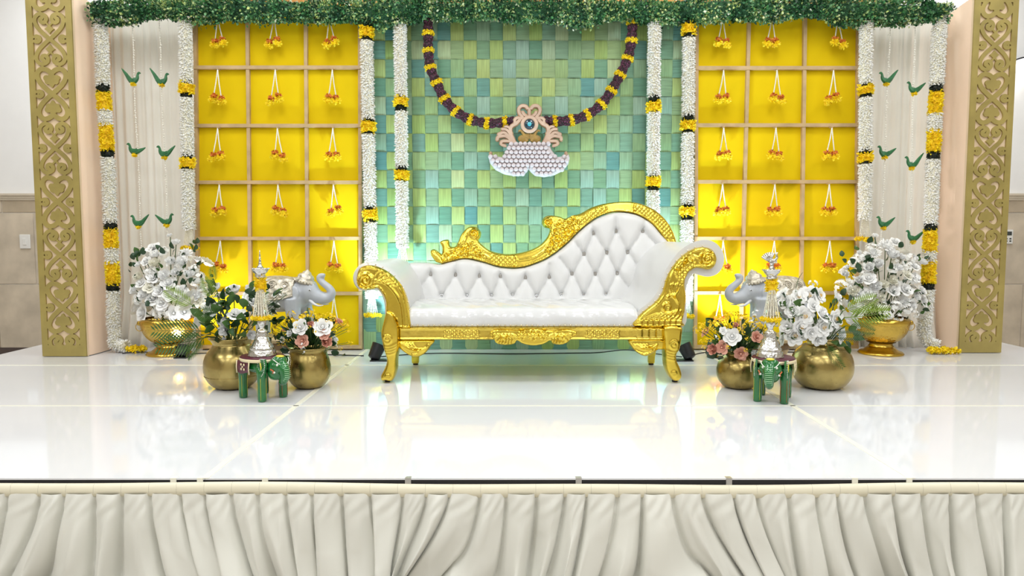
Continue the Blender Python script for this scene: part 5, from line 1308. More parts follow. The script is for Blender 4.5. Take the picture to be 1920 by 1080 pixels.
ux1, uy1, uz1 = urn(317, 664, 'hammered gold pedestal urn in front of the curtain beside the large lipped brass pot')
ux2, uy2, uz2 = urn(1651, 663, 'hammered gold pedestal urn in front of the curtain behind the narrow-necked brass pot')

# ================================================================== BOUQUETS
W1 = (('rose', 'rosewhite'), ('rose', 'rosewhite'), ('ball', 'rosewhite'), ('ball', 'rosecream'))
def zq(ox, oy, k): return lambda x, y: (ox + x / k, oy + y / k)
q1 = zq(220, 430, 3.27)
B1 = Bouquet('tall mound of white roses and ranunculus in the gold urn beside the palm fronds', (ux1, uy1, uz1), 11, 0.20, (318, 540), (86, 92))
for x, y, r, k, m in [(215, 105, 40, 'rose', 'rosewhite'), (228, 200, 36, 'ball', 'rosecream'), (325, 190, 32, 'ball', 'rosewhite'), (395, 190, 35, 'ball', 'rosewhite'), (285, 275, 36, 'ball', 'rosewhite'), (212, 292, 38, 'rose', 'rosewhite'),
    (310, 325, 45, 'rose', 'rosewhite'), (197, 345, 42, 'rose', 'rosecream'), (95, 362, 34, 'ball', 'rosewhite'), (155, 395, 38, 'ball', 'rosewhite'), (250, 375, 40, 'rose', 'rosewhite'), (215, 420, 45, 'rose', 'rosewhite'), (268, 448, 42, 'rose', 'rosewhite'),
    (353, 262, 28, 'ball', 'rosewhite'), (440, 270, 30, 'ball', 'rosewhite'), (473, 402, 35, 'ball', 'rosewhite'), (325, 402, 42, 'rose', 'rosewhite'), (140, 512, 52, 'rose', 'rosewhite'), (345, 515, 42, 'rose', 'rosewhite'), (412, 505, 48, 'rose', 'rosewhite'),
    (125, 285, 30, 'ball', 'rosecream'), (172, 190, 32, 'rose', 'rosewhite'), (138, 325, 32, 'rose', 'rosewhite'), (390, 372, 38, 'rose', 'rosewhite'), (500, 440, 34, 'rose', 'rosecream'), (420, 140, 36, 'mum', 'rosewhite'), (360, 75, 28, 'ball', 'rosewhite'), (235, 150, 26, 'ball', 'rosewhite'), (130, 215, 24, 'cup', 'rosewhite'), (322, 38, 17, 'cup', 'rosewhite')]:
    B1.flower(*q1(x, y), r / 3.27, k, m)
for x, y, r in [(500, 280, 46), (280, 512, 48), (185, 245, 40), (535, 380, 40), (225, 515, 36), (475, 230, 34), (540, 330, 34)]:
    p = B1.spot(*q1(x, y)); B1.obj('blossom_cluster', B1.r.choice(CLUS['white']), p - B1.out(p) * r / 3.27 * 0.003, B1.out(p), r / 3.27 * p.y / FPX)
for _ in range(26):
    a, q = B1.r.uniform(0, 6.28), math.sqrt(B1.r.random()) * 0.85; p = B1.spot(318 + 80 * q * math.cos(a), 535 + 80 * q * math.sin(a), -0.05); B1.obj('blossom_cluster', B1.r.choice(CLUS['white']), p, B1.out(p), 0.05)
B1.leaves(70, 0.05, (245, 455, 395, 600)); B1.backfill(14, 0.06, W1)
for x, y, dx in ((345, 120, -.2), (480, 90, .6), (515, 215, .8), (290, 150, -.3), (440, 330, .5), (200, 470, -.3), (420, 290, .4), (470, 320, .5)):
    p = B1.spot(*q1(x, y), 0.03); B1.leaf(p, (dx, -0.5, 0.7), 0.062, 'leafdark')
q1b = q1
YPb = YP1
B2 = Bouquet('spreading white roses with green palm fronds in the wide lipped brass pot', (XA, YP1, 92 * kp), 12, 0.15, (436, 600), (110, 62))
for x, y, r, k, d in [(598, 352, 35, 'ball', None), (710, 372, 46, 'cup', (0, -.45, 1)), (590, 480, 54, 'rose', (-.3, -.8, .6)), (730, 512, 50, 'rose', (.1, -.6, .9)), (650, 565, 36, 'ball', None), (655, 617, 38, 'ball', None), (822, 648, 30, 'ball', None), (835, 430, 44, 'rose', (.4, -.7, .6)), (800, 408, 32, 'rose', None), (815, 358, 30, 'ball', None), (655, 672, 14, 'cup', None), (545, 470, 34, 'rose', (-.6, -.6, .5))]:
    B2.flower(*q1(x, y), r / 3.27, k, 'rosewhite', d)
B2.leaves(85, 0.066, (390, 540, 520, 640), ('leafdark', 'leafdark', 'leafmid'), 0.02)
for x, y, d, L, m in [(545, 625, (-1, -.25, .08), 0.25, 'leafmid'), (560, 660, (-1, -.25, -.20), 0.25, 'leafmid'), (545, 655, (-.5, -.4, -.5), 0.15, 'leafmid'), (470, 470, (-.75, -.4, .55), 0.17, 'leaflime'), (600, 440, (-.3, -.3, .9), 0.15, 'leaflime'), (600, 330, (-.2, -.2, 1), 0.10, 'leaflime'), (640, 540, (-.6, -.6, .3), 0.16, 'leafmid')]:
    p = B2.spot(*q1(x, y)); B2.obj('palm_frond', FROND[m], p, d, L, PI / 2 + B2.r.uniform(-.4, .4)); B2.stem(p)
for x, y, d in [(660, 430, (-.2, -.4, 1)), (700, 455, (.2, -.4, 1)), (770, 480, (.3, -.4, 1)), (560, 555, (-1, -.5, .2)), (585, 575, (-.9, -.5, -.1)), (525, 520, (-.8, -.5, .3)), (640, 500, (-.4, -.7, .4)), (600, 600, (-.7, -.7, -.2)), (690, 600, (0, -.8, .5)), (760, 560, (.3, -.8, .5)), (720, 640, (.1, -.8, .3)), (780, 620, (.3, -.7, .4))]:
    B2.leaf(B2.spot(*q1(x, y)), d, 0.08, B2.r.choice(('leafmid', 'leafdark', 'leafmid')))
B2.backfill(5, 0.06, W1)
for x, y, r in [(505, 548, 10), (520, 560, 11), (530, 545, 10), (515, 575, 10), (538, 552, 9), (498, 568, 10), (508, 585, 9)]:      # blossom spray reaching over the elephant's flank
    p = Vector(W3(x, y, 4.25)); B2.obj('blossom_spray', CLUS['star'][0], p, (B2.r.uniform(-.4, .4), -1, .3), r * p.y / FPX * 1.1); B2.stem(p, 0.002)
q4 = zq(1440, 430, 3.27)
B3 = Bouquet('open white garden roses with yellow centres in the narrow-necked brass pot', (XB, YP1, 92 * kp), 13, 0.17, (1530, 600), (84, 72))
for x, y, r, k, d in [(258, 402, 56, 'open', (0, -.9, .35)), (190, 410, 46, 'open', (-.5, -.8, .3)), (332, 402, 46, 'open', (.5, -.8, .3)), (232, 535, 57, 'open', (-.1, -1, .1)), (430, 550, 50, 'open', (.35, -.9, .1)), (345, 512, 56, 'rose', (.5, -.6, .5)), (172, 655, 58, 'open', (-.15, -1, -.1)),
    (352, 602, 54, 'open', (.1, -1, 0)), (215, 605, 50, 'open', (0, -.9, -.3)), (272, 640, 42, 'rose', (0, -.9, -.2)), (320, 682, 46, 'rose', (.1, -.9, -.4)), (462, 652, 46, 'rose', (.7, -.7, -.1)), (115, 592, 44, 'rose', (-.6, -.7, .1)), (150, 502, 42, 'rose', (-.5, -.7, .3)), (100, 440, 42, 'rose', (-.8, -.5, .3)), (437, 412, 46, 'rose', (.7, -.5, .4)), (285, 465, 40, 'rose', (0, -.8, .3))]:
    B3.flower(*q4(x, y), r / 3.27, k, 'rosewhite', d)
B3.leaves(50, 0.06, (1455, 550, 1600, 650), ('leafdark', 'leafmid', 'leafmid'), 0.03); B3.backfill(7, 0.07, (('open', 'rosewhite'), ('rose', 'rosewhite')))
for x, y, d, L, m in [(470, 540, (.95, -.3, .06), 0.23, 'leaflime'), (460, 500, (.75, -.3, .35), 0.18, 'leaflime'), (170, 380, (-.05, -.1, 1), 0.10, 'leafmid'), (400, 650, (.6, -.6, .1), 0.14, 'leafdark'), (360, 700, (.05, -.7, -.75), 0.15, 'leafmid'), (150, 530, (-.3, -.8, .3), 0.09, 'leafdark'), (480, 590, (.8, -.4, -.2), 0.14, 'leafmid')]:
    p = B3.spot(*q4(x, y), 0.01); B3.obj('palm_frond', FROND[m], p, d, L, PI / 2 + B3.r.uniform(-.4, .4)); B3.stem(p)
p = B3.spot(*q4(275, 330)); B3.obj('blossom_spray', CLUS['star'][0], p, (0, -.5, 1), 0.03); B3.stem(p)
B4 = Bouquet('tall mound of white roses and hydrangea in the gold urn behind the open garden roses', (ux2, uy2, uz2), 14, 0.20, (1655, 535), (92, 92))
for x, y, r, k, m in [(765, 145, 43, 'ball', 'rosewhite'), (725, 88, 44, 'mum', 'rosewhite'), (785, 70, 34, 'rose', 'rosewhite'), (620, 295, 43, 'rose', 'rosewhite'), (660, 347, 38, 'ball', 'rosewhite'), (765, 307, 35, 'ball', 'rosecream'), (612, 386, 40, 'rose', 'rosewhite'), (688, 412, 33, 'ball', 'rosecream'), (615, 442, 30, 'ball', 'rosecream'), (550, 402, 40, 'rose', 'rosewhite'),
    (710, 335, 30, 'ball', 'rosecream'), (775, 372, 36, 'rose', 'rosewhite'), (850, 362, 46, 'rose', 'rosewhite'), (835, 435, 46, 'mum', 'rosewhite'), (955, 375, 36, 'rose', 'rosewhite'), (965, 435, 40, 'rose', 'rosewhite'), (915, 407, 30, 'ball', 'rosewhite'), (895, 465, 40, 'rose', 'rosewhite'), (800, 230, 31, 'ball', 'rosewhite'), (862, 275, 34, 'rose', 'rosecream'), (905, 222, 32, 'rose', 'rosewhite'),
    (680, 207, 30, 'cup', 'rosewhite'), (620, 232, 30, 'cup', 'rosewhite'), (650, 138, 40, 'mum', 'rosewhite'), (560, 140, 16, 'ball', 'rosewhite'), (485, 228, 15, 'ball', 'rosewhite'), (475, 272, 25, 'cup', 'rosewhite'), (520, 372, 36, 'ball', 'rosecream'), (660, 32, 20, 'mum', 'rosewhite'), (545, 500, 46, 'rose', 'rosewhite'), (912, 292, 32, 'rose', 'rosewhite'), (825, 165, 26, 'ball', 'rosewhite'), (905, 175, 20, 'cup', 'rosewhite'), (560, 310, 26, 'cup', 'rosewhite'), (590, 470, 34, 'rose', 'rosewhite')]:
    B4.flower(*q4(x, y), r / 3.27, k, m)
for x, y, r in [(730, 505, 52), (785, 545, 42), (450, 348, 46), (780, 470, 40), (700, 470, 34), (850, 490, 38), (900, 520, 26), (760, 250, 34)]:
    p = B4.spot(*q4(x, y)); B4.obj('blossom_cluster', B4.r.choice(CLUS['white']), p, B4.out(p), r / 3.27 * p.y / FPX)
for _ in range(26):
    a, q = B4.r.uniform(0, 6.28), math.sqrt(B4.r.random()) * 0.85; p = B4.spot(1655 + 86 * q * math.cos(a), 530 + 80 * q * math.sin(a), -0.05); B4.obj('blossom_cluster', B4.r.choice(CLUS['white']), p, B4.out(p), 0.05)
B4.leaves(70, 0.05, (1575, 450, 1740, 600)); B4.backfill(14, 0.06, W1)
for x, y, dx in ((560, 240, -.5), (530, 210, -.6), (610, 180, -.2), (540, 340, -.5), (650, 265, 0), (740, 240, .3), (720, 190, .2), (660, 90, -.2), (800, 110, .3), (830, 330, .2)):
    p = B4.spot(*q4(x, y), 0.03); B4.leaf(p, (dx, -0.5, 0.6), 0.062, 'leafdark')
def mixed(B, q, k, big, box, n_y, star):
    for x, y, r, kind, m in big: B.flower(*q(x, y), r / k, kind, m, lift=0.02)
    B.leaves(46, 0.055, box, ('leafdark', 'leafdark', 'leafmid'), 0.04)
    for i in range(n_y):
        t = i / (n_y - 1); a = -1.25 + 2.5 * t; rr = B.r.uniform(0.72, 1.12)
        px = B.c[0] + B.R[0] * rr * math.sin(a); py = B.c[1] - B.R[1] * rr * math.cos(a) * 0.95 + 8
        p = Vector(W3(px, py, B.b.y - B.r.uniform(-0.06, 0.10))); B.obj('yellow_spray', B.r.choice(CLUS['yellow']), p, (math.sin(a), -.5, math.cos(a)), B.r.uniform(0.022, 0.034)); B.stem(p, 0.0018)
    for i in range(16):
        a = B.r.uniform(-1.3, 1.3); B.leaf(B.b + Vector((0, -0.02, 0.02)), (math.sin(a), -.35, math.cos(a)), B.r.uniform(0.15, 0.24), B.r.choice(('leafdark', 'leafmid')), BLADE, 'grass_blade')
    for x, y, r in star: p = B.spot(*q(x, y), 0.03); B.obj('star_flower', CLUS['star'][0], p, (0, -1, .1), r / k * p.y / FPX)
    B.backfill(3, 0.045, (('rose', 'rosepink'), ('rose', 'rosewhite')))
q2 = zq(430, 470, 3.6)
B5 = Bouquet('white and pink roses with tiny yellow blossoms in the small wide-mouthed pot', (XC, YP1, 74 * kp), 15, 0.12, (578, 622), (74, 44))
mixed(B5, q2, 3.6, [(475, 515, 52, 'rose', 'rosewhite'), (630, 512, 60, 'rose', 'rosewhite'), (488, 608, 42, 'rose', 'rosepink'), (655, 615, 38, 'cup', 'rosepink'), (640, 565, 34, 'rose', 'rosepink'), (362, 602, 24, 'cup', 'rosewhite'), (405, 560, 22, 'cup', 'rosewhite'), (550, 495, 22, 'cup', 'rosepink')], (535, 600, 625, 660), 22, [(490, 672, 30), (488, 640, 24)])
for x, y in [(310, 560), (350, 545), (330, 628), (370, 605), (400, 608), (365, 632), (287, 575), (375, 558), (450, 510), (538, 515), (575, 545), (395, 465), (440, 430), (365, 488), (535, 440), (640, 435), (700, 470), (790, 500), (795, 545), (752, 665), (800, 620), (715, 545), (825, 628), (660, 470), (720, 500), (590, 470), (560, 430)]:
    p = B5.spot(*q2(x, y), 0.035); B5.obj('yellow_blossom', CLUS['yellow'][0], p, (B5.r.uniform(-.3, .3), -1, .3), 0.013)
    if B5.r.random() < .6: B5.stem(p, 0.0014)
q3 = zq(1290, 470, 3.6)
B6 = Bouquet('white and pink roses with tiny yellow blossoms in the small narrow-mouthed pot', (XD, YP1, 66 * kp), 16, 0.12, (1380, 630), (74, 46))
mixed(B6, q3, 3.6, [(298, 577, 54, 'rose', 'rosewhite'), (228, 653, 42, 'rose', 'rosepink'), (165, 665, 38, 'cup', 'rosepink'), (357, 697, 46, 'rose', 'rosepink'), (470, 580, 40, 'rose', 'rosepink'), (235, 537, 26, 'rose', 'rosewhite'), (322, 502, 20, 'cup', 'rosepink'), (440, 690, 22, 'cup', 'rosewhite')], (1335, 605, 1425, 672), 24, [(355, 790, 26), (185, 590, 22)])
for x, y in [(88, 615), (125, 603), (150, 605), (105, 652), (270, 650), (395, 592), (390, 672), (115, 540), (150, 520), (190, 500), (220, 480), (255, 475), (345, 525), (355, 540), (380, 505), (375, 555), (430, 490), (445, 520), (400, 480), (330, 460), (300, 490), (180, 540), (480, 500), (500, 620)]:
    p = B6.spot(*q3(x, y), 0.035); B6.obj('yellow_blossom', CLUS['yellow'][1], p, (B6.r.uniform(-.3, .3), -1, .3), 0.015)
    if B6.r.random() < .6: B6.stem(p, 0.0014)
for x, y, r in [(600, 470, 9), (1, 1, 0)]:
    pass
for x, y, r in [(1418, 590, 10), (1428, 600, 10), (1412, 606, 9), (1458, 605, 9)]:
    p = Vector(W3(x, y, 4.28)); B6.obj('blossom_spray', CLUS['star'][0], p, (0, -1, .2), r * p.y / FPX); B6.stem(p, 0.002)

# ================================================================== ELEPHANT STATUES AND THEIR STANDS
def fuse(mb, voxel, it=6):
    me = mb.mesh('fuse'); o = bpy.data.objects.new('fuse', me); COL.objects.link(o)
    r = o.modifiers.new('r', 'REMESH'); r.mode = 'VOXEL'; r.voxel_size = voxel
    s = o.modifiers.new('s', 'SMOOTH'); s.factor = 0.5; s.iterations = it
    dg = bpy.context.evaluated_depsgraph_get(); dg.update()
    out = bpy.data.meshes.new_from_object(o.evaluated_get(dg)); bpy.data.objects.remove(o)
    out.polygons.foreach_set('use_smooth', np.ones(len(out.polygons), dtype=bool)); out.update(); return out
def elephant_body():
    b = MB()
    b.ball((-0.07, 0, 0.265), (0.165, 0.105, 0.112), 20, 14).ball((0.03, 0, 0.265), (0.10, 0.092, 0.105), 18, 12).ball((-0.17, 0, 0.25), (0.085, 0.09, 0.10), 16, 12)
    b.ball((0.115, 0, 0.292), (0.080, 0.070, 0.082), 18, 12).ball((0.15, 0, 0.272), (0.062, 0.056, 0.058), 16, 10).ball((0.095, 0, 0.335), (0.055, 0.055, 0.045), 14, 10)
    tr = np.array([(0.150, 0.270, .056), (0.190, 0.256, .046), (0.235, 0.246, .037), (0.268, 0.254, .031), (0.284, 0.282, .027), (0.268, 0.312, .0245), (0.238, 0.336, .0225), (0.212, 0.358, .021), (0.203, 0.378, .020), (0.215, 0.391, .018), (0.240, 0.390, .017)])
    T = cat_rom(tr, 4, False); b.tube(np.stack([T[:, 0], 0 * T[:, 0], T[:, 1]], 1), T[:, 2], 14)
    b.ball((0.162, 0, 0.232), (0.036, 0.028, 0.020), 12, 8)
    for x0, x1, y in ((0.045, 0.055, -0.058), (0.075, 0.108, 0.055), (-0.165, -0.165, -0.060), (-0.195, -0.205, 0.058)):
        b.tube([(x0, y, 0.25), (x0, y, 0.18), (x1, y, 0.09), (x1, y, 0.03), (x1 + 0.004, y, 0.002)], [0.058, 0.050, 0.041, 0.037, 0.041], 14)
    for s in (-1, 1):                                                    # ears folded back along the neck
        b.ball((0.058, s * 0.074, 0.272), (0.045, 0.016, 0.062), 12, 8, (0, 0.35, s * 0.35))
    b.tube([(-0.235, 0, 0.29), (-0.265, 0, 0.22), (-0.262, 0, 0.13)], [0.014, 0.009, 0.008], 8)
    return fuse(b, 0.0065, 5)
EB = elephant_body(); EB.name = 'elephant_body'; EB.materials.append(MATS['elgrey'])
def elephant(label, X, Y, Z, rz, seed):
    root = thing('elephant_statue', label, 'statue', (X, Y, Z), rz)
    link('body', EB, None, root)
    # embossed saddle cloth lying over the back and flanks
    V = []; nu, nv = 22, 26
    for i in range(nu + 1):
        for j in range(nv + 1):
            u = -1 + 2 * i / nu; t = -1 + 2 * j / nv; a = t * 1.75 * (1 - 0.12 * u * u)
            x = -0.075 + 0.135 * u; ry = 0.119 * math.sqrt(max(0.25, 1 - (u * 0.62) ** 2)); rz_ = 0.124 * math.sqrt(max(0.4, 1 - (u * 0.5) ** 2))
            e = 1.0 + 0.012 * math.sin(i * 1.9) * math.sin(j * 1.7)
            V.append((x, math.sin(a) * ry * e, 0.266 + math.cos(a) * rz_ * e))
    n = nv + 1; F = [(i * n + j, i * n + j + 1, (i + 1) * n + j + 1, (i + 1) * n + j) for i in range(nu) for j in range(nv)]
    o = MB().add(V, F).build('saddle_cloth', 'elcloth', root, local=True); s = o.modifiers.new('solid', 'SOLIDIFY'); s.thickness = 0.006; s.offset = 1
    for side in (0, nv): MB().tube([V[i * n + side] for i in range(nu + 1)], 0.006, 8).build('fringe', 'elcloth', o, local=True)
    for k, u in enumerate((-0.6, 0.0, 0.6)):                            # scroll ornaments on each flank
        for sd in (-1, 1):
            sp = []
            for q in np.linspace(0, 4 * PI, 30):
                rr = 0.004 + 0.0022 * q; a = sd * (0.95 + (rr * math.sin(q)) / 0.12); x = -0.075 + 0.135 * u + rr * math.cos(q)
                sp.append((x, math.sin(a) * 0.121 * math.sqrt(max(.3, 1 - (u * .6) ** 2)), 0.266 + math.cos(a) * 0.126 * math.sqrt(max(.4, 1 - (u * .5) ** 2))))
            MB().tube(sp, 0.004, 6).build('scroll_ornament', 'elcloth', o, local=True)
    h = MB().lathe([(0.001, -0.008), (0.056, -0.006), (0.062, 0.004), (0.060, 0.014), (0.046, 0.020), (0.048, 0.030), (0.040, 0.042), (0.026, 0.050), (0.024, 0.058), (0.013, 0.066), (0.001, 0.076)], 24)
    h.xf(Matrix.Translation((0.105, 0, 0.350)) @ Matrix.Rotation(0.28, 4, 'Y') @ Matrix.Scale(1.12, 4)); hd = h.build('headdress', 'elcloth', root, local=True)
    bd = MB()
    for a in np.linspace(0, 2 * PI, 22, endpoint=False): bd.ball((0.062 * math.cos(a), 0.062 * math.sin(a), 0.003), 0.008, 6, 5)
    bd.xf(Matrix.Translation((0.105, 0, 0.350)) @ Matrix.Rotation(0.28, 4, 'Y') @ Matrix.Scale(1.12, 4)); tag(bd.build('bead_rim', 'elcloth', hd, local=True), kind='stuff')
    for s in (-1, 1):
        MB().tube(cat_rom([(0.150, s * 0.036, 0.236), (0.185, s * 0.046, 0.212), (0.215, s * 0.05, 0.202), (0.245, s * 0.048, 0.205)], 5, False), np.linspace(0.012, 0.002, 16), 10).build('tusk', 'tuskwhite', root, local=True)
        e = MB().ball((0.158, s * 0.0555, 0.302), (0.011, 0.005, 0.006), 10, 8).build('eye', 'tuskwhite', root, local=True)
        MB().ball((0.160, s * 0.0595, 0.302), (0.004, 0.003, 0.004), 8, 6).build('pupil', 'eyedark', e, local=True)
def stand(label, X, Y, H):
    root = thing('carved_stand', label, 'stand', (X, Y, 0)); R = 0.20
    bevel(MB().lathe([(R - 0.02, H - 0.028), (R, H - 0.022), (R, H - 0.006), (R - 0.006, H)], 40, (X, Y, 0)).build('top', 'standwood', root, auto=40), 0.002)
    MB().lathe([(R - 0.05, H - 0.075), (R - 0.03, H - 0.04), (R - 0.02, H - 0.027)], 32, (X, Y, 0)).build('apron', 'standbrown', root)
    for k in range(4):
        a = PI / 4 * (2 * k + 1) - 0.1; c, s = math.cos(a), math.sin(a)
        pts = cat_rom([(0.15, H - 0.04), (0.225, H - 0.045), (0.245, H - 0.10), (0.20, 0.09), (0.185, 0.05), (0.225, 0.018)], 5, False); rad = np.interp(np.linspace(0, 5, len(pts)), range(6), [0.024, 0.026, 0.026, 0.024, 0.026, 0.018])
        o = MB().tube([(X + r * c, Y + r * s, max(z, 0.019)) for r, z in pts], rad, 10, flat=0.75).build('leg', 'standwood', root)
        for q in range(6, len(pts) - 4, 3):
            r, z = pts[q]; MB().ball((X + (r + rad[q] * 0.95) * c, Y + (r + rad[q] * 0.95) * s, z), 0.005, 6, 5).build('stud', 'standbrown', o)
        r, z = pts[2]; MB().tube([(X + 0.20 * c, Y + 0.20 * s, H - 0.045), (X + 0.265 * c, Y + 0.265 * s, H - 0.04), (X + 0.285 * c, Y + 0.285 * s, H - 0.022)], [0.016, 0.013, 0.004], 8).build('horn', 'standbrown', o)
YE = 4.62; HS = 0.245
xe1 = W(545, 640, YE)[0]; xe2 = W(1437, 640, YE)[0]
stand('beige studded curved-leg stand under the elephant statue with the trunk toward the low sofa arm', xe1, YE, HS)
stand('beige studded curved-leg stand under the elephant statue with the trunk toward the tall sofa arm', xe2, YE, HS)
elephant('grey elephant statue with raised trunk and embossed saddle cloth facing the low sofa arm', xe1, YE, HS, -0.12, 1)
elephant('grey elephant statue with raised trunk and embossed saddle cloth facing the tall sofa arm', xe2 + 0.01, YE, HS, PI + 0.18, 2)

# ================================================================== GREEN ELEPHANT STOOLS
def stool(label, px, py, rz):
    x, y = FL(px, py); root = thing('elephant_stool', label, 'stool', (x, y, 0), rz); Lc = dict(local=True); H = 0.235
    for i, (lx, ly) in enumerate(((0.085, -0.068), (0.085, 0.068), (-0.085, -0.068), (-0.085, 0.068))):
        o = MB().lathe([(0.018, 0.0), (0.0225, 0.004), (0.0235, 0.03), (0.022, 0.09), (0.026, 0.15), (0.030, 0.19)], 18, (lx, ly, 0)).build('leg', 'stoolgreen', root, **Lc)
        st = MB()
        for a in (0.6, 2.2, 3.8, 5.4): st.tube([(lx + 0.0240 * math.cos(a), ly + 0.0240 * math.sin(a), z) for z in (0.012, 0.05, 0.09, 0.13)], 0.0010, 5)
        tag(st.build('painted_lines', 'paintorange' if i % 2 else 'paintyellow', o, **Lc), kind='stuff')
    b = MB().ball((0, 0, 0.185), (0.125, 0.098, 0.045), 22, 12); b.build('body', 'stoolgreen', root, **Lc)
    t = MB().lathe([(0.0005, H - 0.001), (0.118, H), (0.124, H - 0.005)], 40); [v.__imul__(np.array([1.06, 0.92, 1.0])) for v in t.V]; t.build('seat_top', 'maroon', root, **Lc)
    t = MB().lathe([(0.124, H - 0.005), (0.126, H - 0.012), (0.124, H - 0.022), (0.10, H - 0.026)], 40); [v.__imul__(np.array([1.06, 0.92, 1.0])) for v in t.V]; t.build('seat_rim', 'cream', root, **Lc)
    # head: brow, cheeks, trunk with rings, ears with dotted hems
    hd = fuse(MB().ball((0.135, 0, 0.190), (0.050, 0.060, 0.052), 18, 12).ball((0.150, 0, 0.225), (0.036, 0.045, 0.026), 14, 10).ball((0.118, 0, 0.16), (0.05, 0.05, 0.05), 14, 10)
              .tube([(0.165, 0, 0.20), (0.190, 0, 0.175), (0.196, 0, 0.14), (0.180, 0, 0.112), (0.160, 0, 0.10)], [0.034, 0.030, 0.026, 0.023, 0.018], 14), 0.006, 4)
    hd.materials.append(MATS['stoolgreen']); head = link('head', hd, None, root)
    for k in range(10):
        z = 0.120 + 0.010 * k; xx = np.interp(z, [0.11, 0.14, 0.175, 0.21], [0.200, 0.2235, 0.2195, 0.202])
        MB().tube([(xx - 0.004, -0.019, z), (xx, 0, z), (xx - 0.004, 0.019, z)], 0.0018, 5).build('trunk_stripe', 'paintpale', head, **Lc)
    for s in (-1, 1):
        ear = [(0.100, 0.235), (0.128, 0.236), (0.136, 0.205), (0.124, 0.165), (0.104, 0.142), (0.080, 0.150), (0.070, 0.19), (0.078, 0.225)]
        V = [(p, s * (0.082 - 0.03 * (p - 0.07) / 0.066 * 0.2), z) for p, z in ear] + [(p, s * 0.068, z) for p, z in ear]; n = len(ear)
        F = [tuple(range(n)) if s < 0 else tuple(range(n))[::-1]] + [(i, i + n, (i + 1) % n + n, (i + 1) % n) for i in range(n)]
        e = MB().add(V, F).build('ear', 'stoolgreen', root, smooth=False, **Lc)
        d = MB()
        for p, z in resample(np.array(ear), 0.010): d.ball((p, s * 0.083, z), 0.0024, 5, 4)
        tag(d.build('dotted_hem', 'paintwhite', e, **Lc), kind='stuff')
        MB().ball((0.176, s * 0.034, 0.205), (0.006, 0.007, 0.007), 10, 8).build('eye', 'paintwhite', head, **Lc)
        MB().ball((0.166, s * 0.046, 0.165), (0.006, 0.006, 0.006), 8, 6).build('cheek_spot', 'paintwhite', head, **Lc)
        MB().tube([(0.150, s * 0.058, 0.182), (0.166, s * 0.050, 0.172), (0.160, s * 0.052, 0.160)], 0.004, 6).build('cheek_mark', 'paintorange', head, **Lc)
        MB().tube(cat_rom([(0.16, s * 0.048, 0.235), (0.178, s * 0.040, 0.222), (0.186, s * 0.024, 0.208), (0.192, 0.0, 0.204)], 4, False), 0.0024, 5).build('brow_line', 'paintwhite', head, **Lc)
        MB().tube([(0.10, s * 0.085, 0.215), (0.108, s * 0.086, 0.19), (0.100, s * 0.085, 0.165)], 0.0035, 6).build('ear_mark', 'paintyellow', e, **Lc)
        # saddle blanket on each flank with stitched hem and a painted flower
        c = []
        for i in range(7):
            for j in range(5): c.append((-0.075 + 0.11 * i / 6, s * (0.104 + 0.006 * math.sin(PI * j / 4)), 0.150 + 0.068 * j / 4 - (0.006 * math.sin(i) if j == 0 else 0)))
        bl = MB().add(c, [(i * 5 + j, (i + 1) * 5 + j, (i + 1) * 5 + j + 1, i * 5 + j + 1) for i in range(6) for j in range(4)]).build('blanket', 'maroon', root, **Lc)
        for xx in (-0.075, 0.035): MB().tube([(xx, s * 0.110, 0.148), (xx, s * 0.1125, 0.183), (xx, s * 0.109, 0.218)], 0.0035, 6).build('blanket_hem', 'cream', bl, **Lc)
        fl = MB().ball((-0.02, s * 0.113, 0.185), (0.006, 0.003, 0.006), 8, 6)
        for a in np.linspace(0, 2 * PI, 5)[:-1] + 0.78: fl.ball((-0.02 + 0.018 * math.cos(a), s * 0.112, 0.185 + 0.018 * math.sin(a)), (0.007, 0.003, 0.007), 8, 6)
        tag(fl.build('painted_flower', 'cream', bl, **Lc), kind='stuff')
    MB().ball((0.155, 0, 0.246), (0.026, 0.022, 0.006), 12, 8).build('crown_mark', 'paintyellow', head, **Lc)
    return x, y, H
sx1, sy_1, H1 = stool('green painted elephant stool beside the wide lipped brass pot, head turned to the small pot', 494, 745, -0.62)
sx2, sy_2, H2 = stool('green painted elephant stool beside the squat narrow-necked pot, head turned out to the hall', 1448, 748.5, -2.02)

